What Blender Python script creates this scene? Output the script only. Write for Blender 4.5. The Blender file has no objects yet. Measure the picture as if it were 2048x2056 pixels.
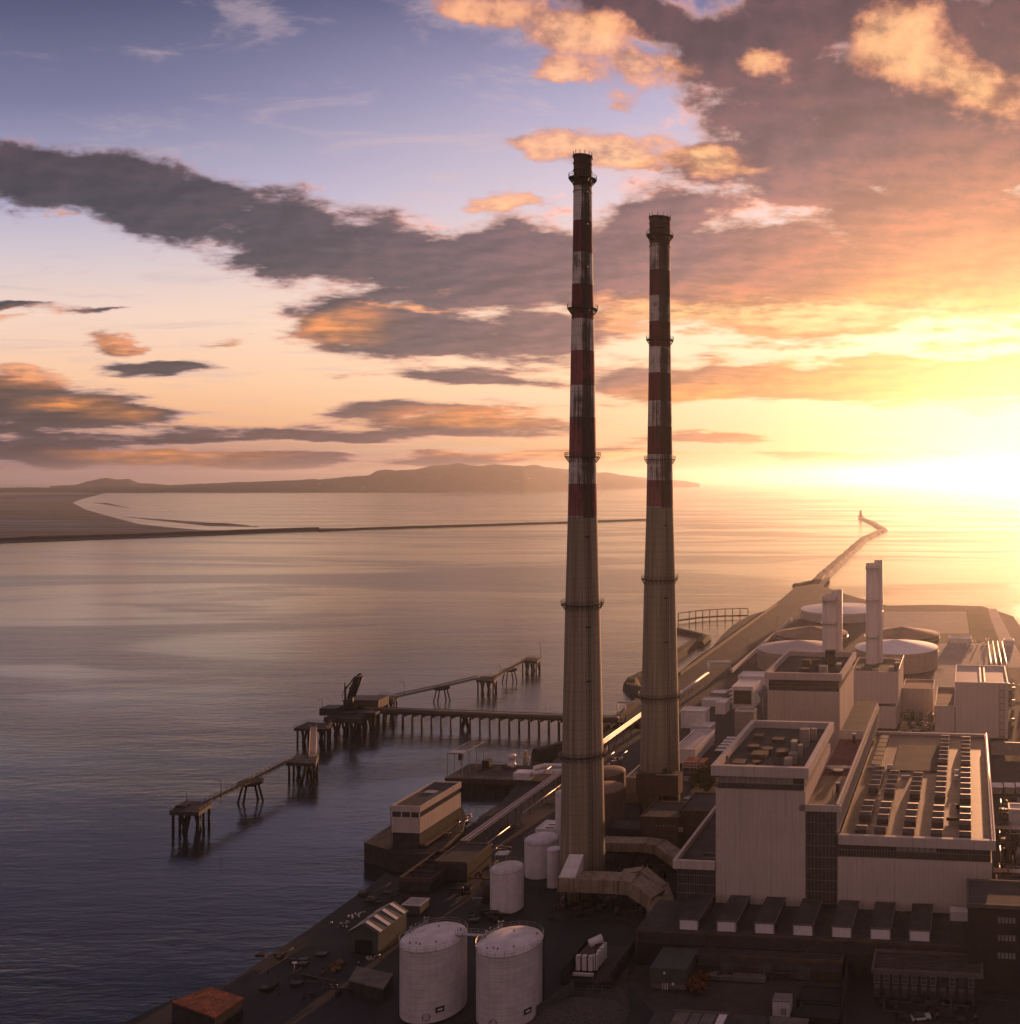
import bpy, math, random
from mathutils import Vector, Matrix
random.seed(7)
R = math.radians
sc = bpy.context.scene
COL = sc.collection
# ------------------------------------------------------------------ camera model (photo pixels of the 2048 x 2056 picture -> world)
F, CX, HY, H = 1900.0, 1750.0, 959.0, 120.5
GZ = 4.0
ALPHA = math.atan(0.1016)
CA, SA = math.cos(ALPHA), math.sin(ALPHA)
def W(px, py, z=GZ):
    Y = F*(H-z)/(py-HY)
    return Vector(((px-CX)/F*Y, Y, z))
def WY(px, Y, z=GZ): return Vector(((px-CX)/F*Y, Y, z))
def ZAT(py, Y): return H-(py-HY)*Y/F
def YAT(py, z): return F*(H-z)/(py-HY)
EXPO = 0.7
SUN_AZ = math.atan(0.20); SUN_EL = R(3.2)

# ------------------------------------------------------------------ mesh helper
class MB:
    def __init__(s): s.v=[]; s.f=[]; s.smooth=[]
    def add(s, vs, fs, sm=False):
        b=len(s.v); s.v += [tuple(v) for v in vs]; s.f += [tuple(b+i for i in f) for f in fs]; s.smooth += [sm]*len(fs); return s
    def box(s, x0,x1,y0,y1,z0,z1):
        return s.add([(x0,y0,z0),(x1,y0,z0),(x1,y1,z0),(x0,y1,z0),(x0,y0,z1),(x1,y0,z1),(x1,y1,z1),(x0,y1,z1)],
                     [(0,3,2,1),(4,5,6,7),(0,1,5,4),(1,2,6,5),(2,3,7,6),(3,0,4,7)])
    def prism(s, pts, z0, z1):
        n=len(pts); a=sum(pts[i][0]*pts[(i+1)%n][1]-pts[(i+1)%n][0]*pts[i][1] for i in range(n))
        if a<0: pts=pts[::-1]
        vs=[(p[0],p[1],z0) for p in pts]+[(p[0],p[1],z1) for p in pts]
        fs=[tuple(range(n-1,-1,-1)),tuple(range(n,2*n))]+[(i,(i+1)%n,n+(i+1)%n,n+i) for i in range(n)]
        return s.add(vs,fs)
    def yprism(s, pts, y0, y1):  # profile in x,z extruded along y
        n=len(pts)
        vs=[(p[0],y0,p[1]) for p in pts]+[(p[0],y1,p[1]) for p in pts]
        fs=[tuple(range(n)),tuple(range(2*n-1,n-1,-1))]+[(i,n+i,n+(i+1)%n,(i+1)%n) for i in range(n)]
        return s.add(vs,fs)
    def lathe(s, prof, seg=32, cx=0, cy=0, sm=True, cap=True):
        n=len(prof); vs=[]; fs=[]
        for r,z in prof:
            for k in range(seg):
                a=2*math.pi*k/seg; vs.append((cx+r*math.cos(a),cy+r*math.sin(a),z))
        for i in range(n-1):
            for k in range(seg):
                k2=(k+1)%seg; fs.append((i*seg+k,i*seg+k2,(i+1)*seg+k2,(i+1)*seg+k))
        s.add(vs,fs,sm)
        if cap:
            b=len(s.v)-n*seg
            s.f.append(tuple(b+k for k in range(seg-1,-1,-1))); s.smooth.append(False)
            s.f.append(tuple(b+(n-1)*seg+k for k in range(seg))); s.smooth.append(False)
        return s
    def tube(s, p0, p1, r, seg=8, r1=None):
        p0=Vector(p0); p1=Vector(p1); d=p1-p0
        if d.length<1e-6: return s
        r1=r if r1 is None else r1
        q=d.to_track_quat('Z','Y'); vs=[]
        for p,rr in ((p0,r),(p1,r1)):
            for k in range(seg):
                a=2*math.pi*k/seg; vs.append(p+q@Vector((rr*math.cos(a),rr*math.sin(a),0)))
        fs=[(k,(k+1)%seg,seg+(k+1)%seg,seg+k) for k in range(seg)]+[tuple(range(seg-1,-1,-1)),tuple(range(seg,2*seg))]
        return s.add(vs,fs,seg>5)
    def path(s, pts, r, seg=8):
        for a,b in zip(pts,pts[1:]): s.tube(a,b,r,seg)
        return s
    def beam(s, p0, p1, w, h):
        p0=Vector(p0); p1=Vector(p1); d=(p1-p0).normalized()
        sd=d.cross(Vector((0,0,1)))
        if sd.length<1e-4: sd=Vector((1,0,0))
        sd.normalize(); up=sd.cross(d)
        vs=[p+sd*a*w/2+up*b*h/2 for p in (p0,p1) for a,b in ((-1,-1),(1,-1),(1,1),(-1,1))]
        return s.add(vs,[(0,1,2,3),(7,6,5,4),(0,4,5,1),(1,5,6,2),(2,6,7,3),(3,7,4,0)])
    def ring(s, r, z, t, cx=0, cy=0, seg=40, a0=0, a1=2*math.pi):
        n=seg; pts=[(cx+r*math.cos(a0+(a1-a0)*k/n),cy+r*math.sin(a0+(a1-a0)*k/n),z) for k in range(n+1)]
        for a,b in zip(pts,pts[1:]): s.tube(a,b,t,4)
        return s
    def build(s, name, mat, parent=None, loc=None, rot=0):
        me=bpy.data.meshes.new(name); me.from_pydata(s.v,[],s.f); me.polygons.foreach_set('use_smooth',s.smooth); me.update()
        me.materials.append(mat)
        o=bpy.data.objects.new(name,me); COL.objects.link(o)
        if parent: o.parent=parent
        if loc is not None: o.location=loc
        o.rotation_euler[2]=rot
        return o
def tag(o,label=None,cat=None,group=None,kind=None):
    if label: o['label']=label
    if cat: o['category']=cat
    if group: o['group']=group
    if kind: o['kind']=kind
    return o
def thing(name,label,cat,loc=(0,0,0),rot=0,group=None):
    o=bpy.data.objects.new(name,None); COL.objects.link(o); o.location=loc; o.rotation_euler[2]=rot; o.empty_display_size=.1
    return tag(o,label,cat,group)
def copy_tree(o, loc, label=None):
    c=o.copy(); COL.objects.link(c); c.location=loc
    if label: c['label']=label
    for ch in list(o.children):
        d=ch.copy(); COL.objects.link(d); d.parent=c
        for g in list(ch.children):
            e=g.copy(); COL.objects.link(e); e.parent=d
    return c
def local(root, p):  # world point -> local frame of a root rotated about z
    a=-root.rotation_euler[2]; d=Vector(p)-Vector(root.location)
    return Vector((d.x*math.cos(a)-d.y*math.sin(a), d.x*math.sin(a)+d.y*math.cos(a), d.z))

# ------------------------------------------------------------------ node expression helper
class N:
    def __init__(s, tree): s.t=tree
    def n(s, typ, **kw):
        x=s.t.nodes.new(typ)
        for k,v in kw.items(): setattr(x,k,v)
        return x
    def link(s,a,b): s.t.links.new(a,b)
    def put(s, sock, v):
        if isinstance(v, bpy.types.NodeSocket): s.link(v,sock)
        else: sock.default_value=v
    def m(s, op, a, b=0.0, c=None, clamp=False):
        x=s.n('ShaderNodeMath',operation=op,use_clamp=clamp); s.put(x.inputs[0],a)
        s.put(x.inputs[1],b)
        if c is not None: s.put(x.inputs[2],c)
        return x.outputs[0]
    def ss(s, v, a, b, o0=0.0, o1=1.0, interp='SMOOTHSTEP'):
        x=s.n('ShaderNodeMapRange',interpolation_type=interp); x.clamp=True if hasattr(x,'clamp') else True
        s.put(x.inputs[0],v); x.inputs[1].default_value=a; x.inputs[2].default_value=b; x.inputs[3].default_value=o0; x.inputs[4].default_value=o1
        return x.outputs[0]
    def mix(s, f, a, b, typ='MIX', clampf=True):
        x=s.n('ShaderNodeMix',data_type='RGBA',blend_type=typ); x.clamp_factor=clampf
        s.put(x.inputs[0],f); s.put(x.inputs[6],a); s.put(x.inputs[7],b)
        return x.outputs[2]
    def noise(s, vec, scale, detail=4, rough=.55, dist=0.0, out=0):
        x=s.n('ShaderNodeTexNoise'); 
        if vec is not None: s.link(vec,x.inputs['Vector'])
        x.inputs['Scale'].default_value=scale; x.inputs['Detail'].default_value=detail; x.inputs['Roughness'].default_value=rough; x.inputs['Distortion'].default_value=dist
        return x.outputs[out]
    def mapping(s, vec, loc=(0,0,0), rot=(0,0,0), scale=(1,1,1), typ='POINT'):
        x=s.n('ShaderNodeMapping',vector_type=typ); s.link(vec,x.inputs[0])
        x.inputs[1].default_value=loc; x.inputs[2].default_value=rot; x.inputs[3].default_value=scale
        return x.outputs[0]
    def ramp(s, f, stops, interp='LINEAR'):
        x=s.n('ShaderNodeValToRGB'); x.color_ramp.interpolation=interp
        el=x.color_ramp.elements
        while len(el)<len(stops): el.new(.5)
        for e,(p,c) in zip(el,sorted(stops,key=lambda q:q[0])): e.position=p
        for e,(p,c) in zip(el,sorted(stops,key=lambda q:q[0])): e.position=p; e.color=(c[0],c[1],c[2],1)
        s.put(x.inputs[0],f); return x.outputs[0]
    def sep(s, v):
        x=s.n('ShaderNodeSeparateXYZ'); s.link(v,x.inputs[0]); return x.outputs
    def comb(s, a,b,c=0.0):
        x=s.n('ShaderNodeCombineXYZ'); s.put(x.inputs[0],a); s.put(x.inputs[1],b); s.put(x.inputs[2],c); return x.outputs[0]
def srgb(r,g,b):
    f=lambda c:(c/255/12.92) if c/255<=.04045 else ((c/255+.055)/1.055)**2.4
    return (f(r),f(g),f(b),1)

_mats={}
def mat(name, col, rough=.7, metal=0.0, var=.25, scale=.25, ribs=0, ribdepth=.3, grid=None, streak=0.0, bump=0.0, spec=.4):
    if name in _mats: return _mats[name]
    m=bpy.data.materials.new(name); m.use_nodes=True; _mats[name]=m
    t=m.node_tree; n=N(t); bs=t.nodes['Principled BSDF']
    tc=n.n('ShaderNodeTexCoord').outputs['Object']
    c=(col[0],col[1],col[2],1)
    dk=tuple(x*(1-var) for x in col)+(1,); lt=tuple(min(1,x*(1+var*.6)) for x in col)+(1,)
    big=n.noise(tc,scale,6,.62); fine=n.noise(tc,scale*9,3,.5)
    f=n.ss(n.m('ADD',n.m('MULTIPLY',big,.7),n.m('MULTIPLY',fine,.3)),.36,.64)
    cc=n.mix(f,dk,lt)
    x,y,z=n.sep(tc)[0:3]
    h=None
    if ribs:
        w=n.m('FRACT',n.m('MULTIPLY',n.m('ADD',x,y),1.0/ribs)); l=n.m('LESS_THAN',w,.16)
        pn=n.noise(n.comb(n.m('FLOOR',n.m('MULTIPLY',n.m('ADD',x,y),1.0/(ribs*5))),0.0,0.0),3.1,0)
        cc=n.mix(n.m('MULTIPLY',l,ribdepth),cc,tuple(v*.35 for v in col)+(1,))
        cc=n.mix(n.ss(pn,.35,.65,0,.22),cc,tuple(v*.72 for v in col)+(1,))
    if grid:
        gw,gh,gd=grid
        a=n.m('LESS_THAN',n.m('FRACT',n.m('MULTIPLY',n.m('ADD',x,y),1.0/gw)),.12); b=n.m('LESS_THAN',n.m('FRACT',n.m('MULTIPLY',z,1.0/gh)),.1)
        cc=n.mix(n.m('MULTIPLY',n.m('MAXIMUM',a,b),gd),cc,tuple(min(1,v*.3) for v in col)+(1,))
    if streak:
        sv=n.noise(n.mapping(tc,scale=(1.3,1.3,.05)),1.0,5,.6)
        cc=n.mix(n.ss(sv,.5,.72,0,streak),cc,(.035,.028,.022,1))
    if bump:
        b_=n.n('ShaderNodeBump'); b_.inputs['Strength'].default_value=bump; b_.inputs['Distance'].default_value=.2
        n.link(fine,b_.inputs['Height']); n.link(b_.outputs[0],bs.inputs['Normal'])
    n.link(cc,bs.inputs['Base Color'])
    bs.inputs['Roughness'].default_value=rough; bs.inputs['Metallic'].default_value=metal
    bs.inputs['Specular IOR Level'].default_value=spec
    return m
M={}
M['clad']=mat('pale_cladding',(.54,.46,.41),.6,ribs=1.2,ribdepth=.14,var=.08,scale=.12,streak=.25)
M['clad_new']=mat('new_white_cladding',(.62,.54,.49),.5,ribs=2.4,ribdepth=.16,var=.07,scale=.08,streak=.1)
M['parapet']=mat('parapet_panel',(.52,.45,.41),.6,var=.08,scale=.2,ribs=3.0,ribdepth=.15,streak=.2)
M['glaz']=mat('dark_glazing',(.055,.055,.06),.28,var=.35,scale=.5,grid=(.9,1.9,.0))
M['mull']=mat('window_frames',(.17,.15,.14),.6,var=.1)
M['paleglaz']=mat('pale_glazing',(.30,.27,.25),.4,var=.2,scale=.6)
M['roof']=mat('roof_felt',(.05,.048,.048),.85,var=.4,scale=.22,bump=.4)
M['roof_t']=mat('turbine_roof',(.13,.085,.055),.5,spec=.55,var=.4,scale=.18,grid=(3.0,999,.25))
M['roof_red']=mat('red_felt_roof',(.16,.06,.05),.85,var=.35,scale=.3)
M['clutter']=mat('dark_pipework',(.06,.05,.045),.5,.4)
M['dark']=mat('dark_steel',(.018,.019,.022),.6,var=.3)
M['steel']=mat('galvanised_steel',(.33,.31,.30),.42,.6,var=.2,scale=.8)
M['pipe']=mat('insulated_pipe',(.60,.52,.46),.42,.8,var=.15,scale=.6)
M['white']=mat('white_paint',(.66,.63,.62),.5,var=.12,scale=.4,streak=.25)
M['tank']=mat('tank_white_paint',(.62,.58,.60),.5,var=.08,scale=.15,streak=.15)
M['tankroof']=mat('tank_roof',(.60,.57,.58),.55,var=.25,scale=.35)
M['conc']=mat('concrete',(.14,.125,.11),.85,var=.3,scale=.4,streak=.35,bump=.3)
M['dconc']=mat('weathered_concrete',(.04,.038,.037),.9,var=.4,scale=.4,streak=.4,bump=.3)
M['pile']=mat('pile_timber',(.018,.018,.019),.85,var=.4,scale=.6)
M['deck']=mat('jetty_deck',(.05,.045,.042),.85,var=.4,scale=.5)
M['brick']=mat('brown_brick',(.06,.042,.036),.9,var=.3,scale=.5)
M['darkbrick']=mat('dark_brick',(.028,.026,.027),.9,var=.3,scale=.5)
M['rust']=mat('rusty_sheet',(.20,.06,.03),.85,var=.6,scale=.6,ribs=1.2,ribdepth=.4)
M['duct']=mat('duct_sheet',(.30,.25,.18),.6,.2,var=.3,scale=.3,ribs=3.0,ribdepth=.4,streak=.4)
M['brown']=mat('brown_sheet',(.08,.055,.043),.75,var=.3,scale=.3)
M['green']=mat('grey_green_sheet',(.075,.085,.08),.7,var=.2,scale=.3,ribs=.9,ribdepth=.2)
M['rock']=mat('rock_armour',(.025,.024,.024),.95,var=.6,scale=.25,bump=.8)
M['orange']=mat('orange_container',(.42,.14,.06),.6,var=.3)
M['browntank']=mat('brown_tank_roof',(.22,.15,.10),.8,var=.3,scale=.1)
M['darktank']=mat('brown_tank_shell',(.13,.095,.075),.7,var=.25,scale=.12,streak=.3)
M['leaf']=mat('foliage',(.06,.075,.025),.8,var=.6,scale=.6)
M['bark']=mat('bark',(.06,.045,.03),.9)
M['lamp']=mat('lamp_glass',(.5,.5,.45),.3)
M['car']=mat('car_paint',(.45,.45,.47),.3,var=.05)
M['tyre']=mat('tyre_rubber',(.02,.02,.02),.8)
M['winframe']=mat('white_window_frame',(.25,.23,.23),.6)
M['lintel']=mat('stone_panel',(.12,.105,.09),.8)

# ------------------------------------------------------------------ WORLD: sky with clouds, all by direction
w=bpy.data.worlds.new("World"); w.use_nodes=True
t=w.node_tree; n=N(t); bg=t.nodes['Background']
tc=n.n('ShaderNodeTexCoord').outputs['Generated']
X,Y,Z=n.sep(tc)[0:3]
yy=n.m('MAXIMUM',n.m('ABSOLUTE',Y),.12)
qx=n.m('ADD',n.m('MULTIPLY',n.m('DIVIDE',X,yy),F/1000),CX/1000)
qy=n.m('SUBTRACT',HY/1000,n.m('MULTIPLY',n.m('DIVIDE',n.m('ABSOLUTE',Z),yy),F/1000))
q=n.comb(qx,qy,0.0)
# warped copy for cloud edges
nz=n.comb(n.m('MULTIPLY',qx,1.0),n.m('MULTIPLY',qy,n.m('ADD',1.15,n.m('MULTIPLY',n.m('MULTIPLY',qy,qy),2.6))),0.0)
wp=n.n('ShaderNodeVectorMath',operation='SUBTRACT'); n.link(n.noise(nz,3.2,5,.6,out=1),wp.inputs[0]); wp.inputs[1].default_value=(.5,.5,.5)
ws=n.n('ShaderNodeVectorMath',operation='MULTIPLY'); n.link(wp.outputs[0],ws.inputs[0]); wk=n.ss(qy,.5,.84,1.0,.3); n.link(n.comb(n.m('MULTIPLY',wk,.24),n.m('MULTIPLY',wk,.15),0.0),ws.inputs[1])
qa=n.n('ShaderNodeVectorMath',operation='ADD'); n.link(q,qa.inputs[0]); n.link(ws.outputs[0],qa.inputs[1]); qw=qa.outputs[0]
dark_blobs=[(40,320,150,55,6),(150,345,250,80,8),(310,385,280,88,12),(520,440,260,92,16),(700,490,240,90,12),(860,510,230,110,5),(1010,490,230,110,0),(1180,470,170,110,0),
 (640,610,90,70,10),(820,630,260,70,0),(1010,635,180,60,0),(1240,410,110,45,10),(1420,500,300,125,0),(1700,520,380,125,0),(1900,450,240,150,0),(1600,390,190,70,10),(1300,560,200,70,0),(1560,600,300,50,0),
 (1250,25,260,65,14),(1420,90,280,100,18),(1600,190,360,150,20),(1790,300,330,130,10),(1930,90,260,170,0),(1450,250,200,90,10),(1340,310,130,50,8),(1560,320,260,80,6),(1560,20,260,70,0),
 (120,578,160,13,5),(20,560,90,14,8),(240,645,90,17,5),(290,690,120,20,0),(60,770,240,62,5),(200,770,170,34,6),(30,735,120,40,5),(420,822,470,12,0),(700,770,110,15,-3),
 (860,795,280,34,0),(680,702,130,12,0),(900,712,170,16,0),(1240,722,170,44,0),(1420,712,230,42,0),(1640,712,250,46,0),(1850,715,280,58,-2),(1550,735,420,26,0),
 (80,854,200,30,2),(290,862,150,22,0),(560,866,210,20,0),(840,866,200,15,0),(1090,850,180,12,0),(1330,826,160,9,0),(1600,860,260,8,0),
 (285,268,52,13,22),(660,575,110,26,0)]
lit_blobs=[(930,28,140,38,10),(1070,62,190,48,14),(1190,105,120,42,20),(880,40,60,24,5),(860,124,55,11,5),(1065,148,75,17,12),(1165,175,70,18,15),(1030,258,110,24,8),
 (1160,282,130,40,8),(1300,300,120,40,15),(1700,70,100,70,0),(1760,125,150,62,10),(1850,165,120,70,15),(1120,40,120,34,10),(1650,110,60,45,0),(130,420,75,17,12),(15,598,50,16,5),
 (240,640,80,16,5),(420,640,70,14,-10),(1550,590,420,40,0),(60,700,110,20,8),(820,594,230,12,3),(1460,120,80,24,18),(1850,760,300,16,0),(1100,860,300,12,0),(960,370,100,24,0),(1300,590,250,40,0)]
org_blobs=[(1460,595,330,45,0),(1250,600,120,40,0),(1700,715,420,40,0),(1300,735,160,25,0),(640,625,110,32,0),(20,702,170,14,4),(150,765,160,12,8),(60,590,90,10,0),(240,645,80,10,0),(900,790,220,18,0),(420,640,70,12,0),(1750,560,250,40,0),(330,860,260,8,0),(1000,855,200,14,0)]
def blobval(blobs,x,y,sm=.22):
    acc=None
    for b in blobs:
        cx,cy,rx,ry=b[:4]; rt=R(b[4] if len(b)>4 else 0); k=1.0645/1000
        dx,dy=x-cx*k,y-cy*k
        # never thinner than the table can carry
        u=(dx*math.cos(rt)+dy*math.sin(rt))/max(rx*k,.03); v=(-dx*math.sin(rt)+dy*math.cos(rt))/max(ry*k,.011)
        l=math.hypot(u,v)
        if acc is None: acc=l
        else:
            h_=max(sm-abs(acc-l),0)/sm; acc=min(acc,l)-h_**3*sm/6
    return max(-1.5,1-acc)
rows=[-.05,0,.04,.08,.12,.16,.2,.24,.28,.32,.36,.4,.44,.48,.52,.56,.595,.625,.655,.685,.71,.735,.76,.785,.81,.83,.85,.865,.88,.895,.91,.925,.95]
wx,wy,_=n.sep(qw)[0:3]
fxr=n.m('DIVIDE',wx,2.06)
acc=None
for i_,ry_ in enumerate(rows):
    st=[(k_/31,((blobval(dark_blobs,2.06*k_/31,ry_)+1.5)/3,(blobval(lit_blobs,2.06*k_/31,ry_)+1.5)/3,max(0,min(1,(blobval(org_blobs,2.06*k_/31,ry_)+.15)/.8)))) for k_ in range(32)]
    rc=n.ramp(fxr,st)
    if acc is None: acc=rc
    else: acc=n.mix(n.ss(wy,rows[i_-1],ry_,interp='LINEAR'),acc,rc)
rr_=n.n('ShaderNodeSeparateColor'); n.link(acc,rr_.inputs[0])
D=n.m('MULTIPLY_ADD',rr_.outputs[0],3.0,-1.5); Lf=n.m('MULTIPLY_ADD',rr_.outputs[1],3.0,-1.5)
OG=rr_.outputs[2]
fb1=n.noise(nz,4.6,11,.60); fb2=n.noise(nz,20.0,7,.62)
fb=n.m('ADD',n.m('MULTIPLY',n.m('SUBTRACT',fb1,.5),1.95),n.m('MULTIPLY',n.m('SUBTRACT',fb2,.5),.5))
# small scattered wisps
D1=n.m('ADD',D,fb); L1=n.m('ADD',Lf,n.m('MULTIPLY',fb,1.15))
D1=n.m('ADD',D1,.10); aD=n.ss(D1,.0,.42); aL=n.ss(L1,-.05,.45)
thick=n.ss(D1,.10,.50)
# light falls from the sun: compare density a little towards the sun
off=n.n('ShaderNodeVectorMath',operation='ADD'); n.link(nz,off.inputs[0]); off.inputs[1].default_value=(.022,.030,0)
fbo=n.m('ADD',n.m('MULTIPLY',n.m('SUBTRACT',n.noise(off.outputs[0],4.6,11,.60),.5),1.5),0.0)
relief=n.m('SUBTRACT',n.m('MULTIPLY',n.m('SUBTRACT',fb1,.5),1.5),fbo)
rel=n.ss(relief,-.22,.22)
# sun proximity
sx,sy=(CX+F*math.tan(SUN_AZ))/1000,(HY-F*math.tan(SUN_EL)/math.cos(SUN_AZ))/1000
sd=n.mapping(q,loc=(sx,sy,0),scale=(1.0,.72,1),typ='TEXTURE')
ln=n.n('ShaderNodeVectorMath',operation='LENGTH'); n.link(sd,ln.inputs[0]); sunr=ln.outputs['Value']
sp=n.ss(sunr,0.0,2.2,interp='LINEAR')     # 0 at sun .. 1 far
# clear sky by height (qy): 0 top, .96 horizon ; left / right ramps
fy=n.ss(qy,-.6,.97,interp='LINEAR')
def P(v): return (v+.6)/1.57
clearL=n.ramp(fy,[(0,srgb(64,62,84)),(P(0.0),srgb(76,78,112)),(P(.2),srgb(116,114,150)),(P(.4),srgb(172,168,196)),(P(.52),srgb(210,194,200)),(P(.63),srgb(238,206,190)),(P(.76),srgb(246,196,160)),(P(.86),srgb(232,168,126)),(P(.91),srgb(160,122,122)),(P(.97),srgb(118,96,108))])
clearR=n.ramp(fy,[(0,srgb(62,62,96)),(P(0.0),srgb(112,108,150)),(P(.2),srgb(184,176,206)),(P(.4),srgb(226,204,212)),(P(.55),srgb(250,214,190)),(P(.67),srgb(255,226,192)),(P(.8),srgb(250,214,176)),(P(.90),srgb(238,190,142)),(P(.97),srgb(224,170,122))])
lr=n.ss(qx,.1,1.7)
clear=n.mix(lr,clearL,clearR)
thickc=n.ramp(sp,[(0,srgb(236,160,80)),(.14,srgb(226,142,80)),(.26,srgb(186,112,88)),(.40,srgb(132,92,100)),(.6,srgb(92,74,88)),(.8,srgb(64,57,72)),(1,srgb(52,50,66))])
thinc=n.ramp(sp,[(0,srgb(255,220,160)),(.15,srgb(250,190,130)),(.35,srgb(236,168,130)),(.6,srgb(222,164,148)),(.8,srgb(168,136,148)),(1,srgb(120,108,132))])
# high clouds: keep them darker and more purple than the low ones
hi=n.ss(qy,.05,.5,1.0,0.0)
thickc=n.mix(n.m('MULTIPLY',hi,.8),thickc,srgb(86,54,62))
thinc=n.mix(n.m('MULTIPLY',hi,.4),thinc,srgb(216,168,168))
cc=n.mix(thick,thinc,thickc)
cc=n.mix(n.m('MULTIPLY',OG,n.ss(relief,-.3,.2,.35,.8)),cc,srgb(255,158,84))
cc=n.mix(n.m('SUBTRACT',1.0,n.m('MULTIPLY',thick,.35)),cc,n.ramp(rel,[(0,(.58,.56,.62)),(.5,(1,1,1)),(1,(1.75,1.42,1.2))]),'MULTIPLY')
litc=n.mix(n.ss(L1,.1,.8),n.ramp(sp,[(0,srgb(255,215,150)),(.4,srgb(222,150,120)),(1,srgb(214,150,126))]),n.ramp(sp,[(0,srgb(255,230,180)),(.35,srgb(255,208,150)),(.6,srgb(255,198,150)),(1,srgb(246,170,118))]))
litc=n.mix(1.0,litc,n.ramp(rel,[(0,(.45,.36,.40)),(.5,(.95,.80,.70)),(1,(1.15,1.02,.9))]),'MULTIPLY')
wsp=n.noise(n.mapping(nz,rot=(0,0,R(-14)),scale=(1.0,2.6,1)),3.0,9,.66,.5)
clear=n.mix(n.ss(wsp,.50,.70,0,.42),clear,n.mix(.5,thinc,srgb(226,204,206)))
sky=n.mix(n.m('MULTIPLY',aD,.98),clear,cc)
sky=n.mix(n.m('MULTIPLY',aL,.85),sky,litc)
# glow of the sun behind thin cloud
g1=n.m('POWER',2.718,n.m('MULTIPLY',n.m('MULTIPLY',sunr,sunr),-7.0)); g2=n.m('POWER',2.718,n.m('MULTIPLY',sunr,-2.6))
glow=n.n('ShaderNodeVectorMath',operation='SCALE'); glow.inputs[0].default_value=(1.0,.66,.42); n.link(n.m('ADD',n.m('MULTIPLY',g1,.45),n.m('MULTIPLY',g2,.12)),glow.inputs['Scale'])
addg=n.n('ShaderNodeVectorMath',operation='ADD'); n.link(sky,addg.inputs[0]); n.link(glow.outputs[0],addg.inputs[1])
ns=n.n('ShaderNodeTexSky',sky_type='NISHITA'); ns.sun_disc=False; ns.sun_elevation=SUN_EL; ns.sun_rotation=SUN_AZ; ns.dust_density=2.5; ns.altitude=100
fin=n.n('ShaderNodeVectorMath',operation='SCALE'); n.link(addg.outputs[0],fin.inputs[0]); fin.inputs['Scale'].default_value=10.0*2**(-EXPO)*1.04
sk2=n.n('ShaderNodeVectorMath',operation='SCALE'); n.link(ns.outputs[0],sk2.inputs[0]); sk2.inputs['Scale'].default_value=.12
fin2=n.n('ShaderNodeVectorMath',operation='ADD'); n.link(fin.outputs[0],fin2.inputs[0]); n.link(sk2.outputs[0],fin2.inputs[1])
# behind the camera: even warm mauve sky, brightened to fill the facing walls
back=n.ss(Y,-.35,.25); 
fin3=n.mix(back,tuple(v*10*2**(-EXPO)*.8 for v in srgb(168,136,138)[:3])+(1,),fin2.outputs[0])
n.link(fin3,bg.inputs['Color']); bg.inputs['Strength'].default_value=.1
sc.world=w; w.cycles.sampling_method='MANUAL'; w.cycles.sample_map_resolution=512

sun=bpy.data.lights.new('sun','SUN'); sun.energy=4.2; sun.angle=R(.5); sun.color=(1.0,.46,.22)
so=bpy.data.objects.new('sun',sun); COL.objects.link(so)
sdv=Vector((math.sin(SUN_AZ)*math.cos(SUN_EL),math.cos(SUN_AZ)*math.cos(SUN_EL),math.sin(SUN_EL)))
so.rotation_euler=sdv.to_track_quat('Z','Y').to_euler(); so.location=(0,0,300)

cam=bpy.data.cameras.new('camera'); co=bpy.data.objects.new('camera',cam); COL.objects.link(co); sc.camera=co
co.location=(0,0,H); co.rotation_euler=(R(90),0,0); cam.sensor_fit='HORIZONTAL'; cam.sensor_width=36; cam.lens=36*F/2048
cam.shift_x=-(CX-1024)/2048; cam.shift_y=-(1028-HY)/2048; cam.clip_start=1; cam.clip_end=60000
sc.view_settings.view_transform='Standard'; sc.view_settings.look='None'; sc.view_settings.exposure=EXPO; sc.view_settings.gamma=1
sc.render.engine='CYCLES'; sc.cycles.use_denoising=True; sc.cycles.max_bounces=6; sc.cycles.volume_bounces=0; sc.cycles.diffuse_bounces=2; sc.cycles.glossy_bounces=3
sc.cycles.sample_clamp_indirect=4; sc.cycles.caustics_reflective=False; sc.cycles.caustics_refractive=False

# ------------------------------------------------------------------ haze
hm=bpy.data.materials.new('haze_air'); hm.use_nodes=True; ht=hm.node_tree
for x in list(ht.nodes):
    if x.type!='OUTPUT_MATERIAL': ht.nodes.remove(x)
pv=ht.nodes.new('ShaderNodeVolumePrincipled'); pv.inputs['Color'].default_value=(.86,.90,.98,1); pv.inputs['Density'].default_value=3.9e-5; pv.inputs['Anisotropy'].default_value=.74
ht.links.new(pv.outputs[0],ht.nodes['Material Output'].inputs['Volume'])
tag(MB().box(-20000,12000,-1500,19500,-9,262).build('haze',hm),kind='stuff')

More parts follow.
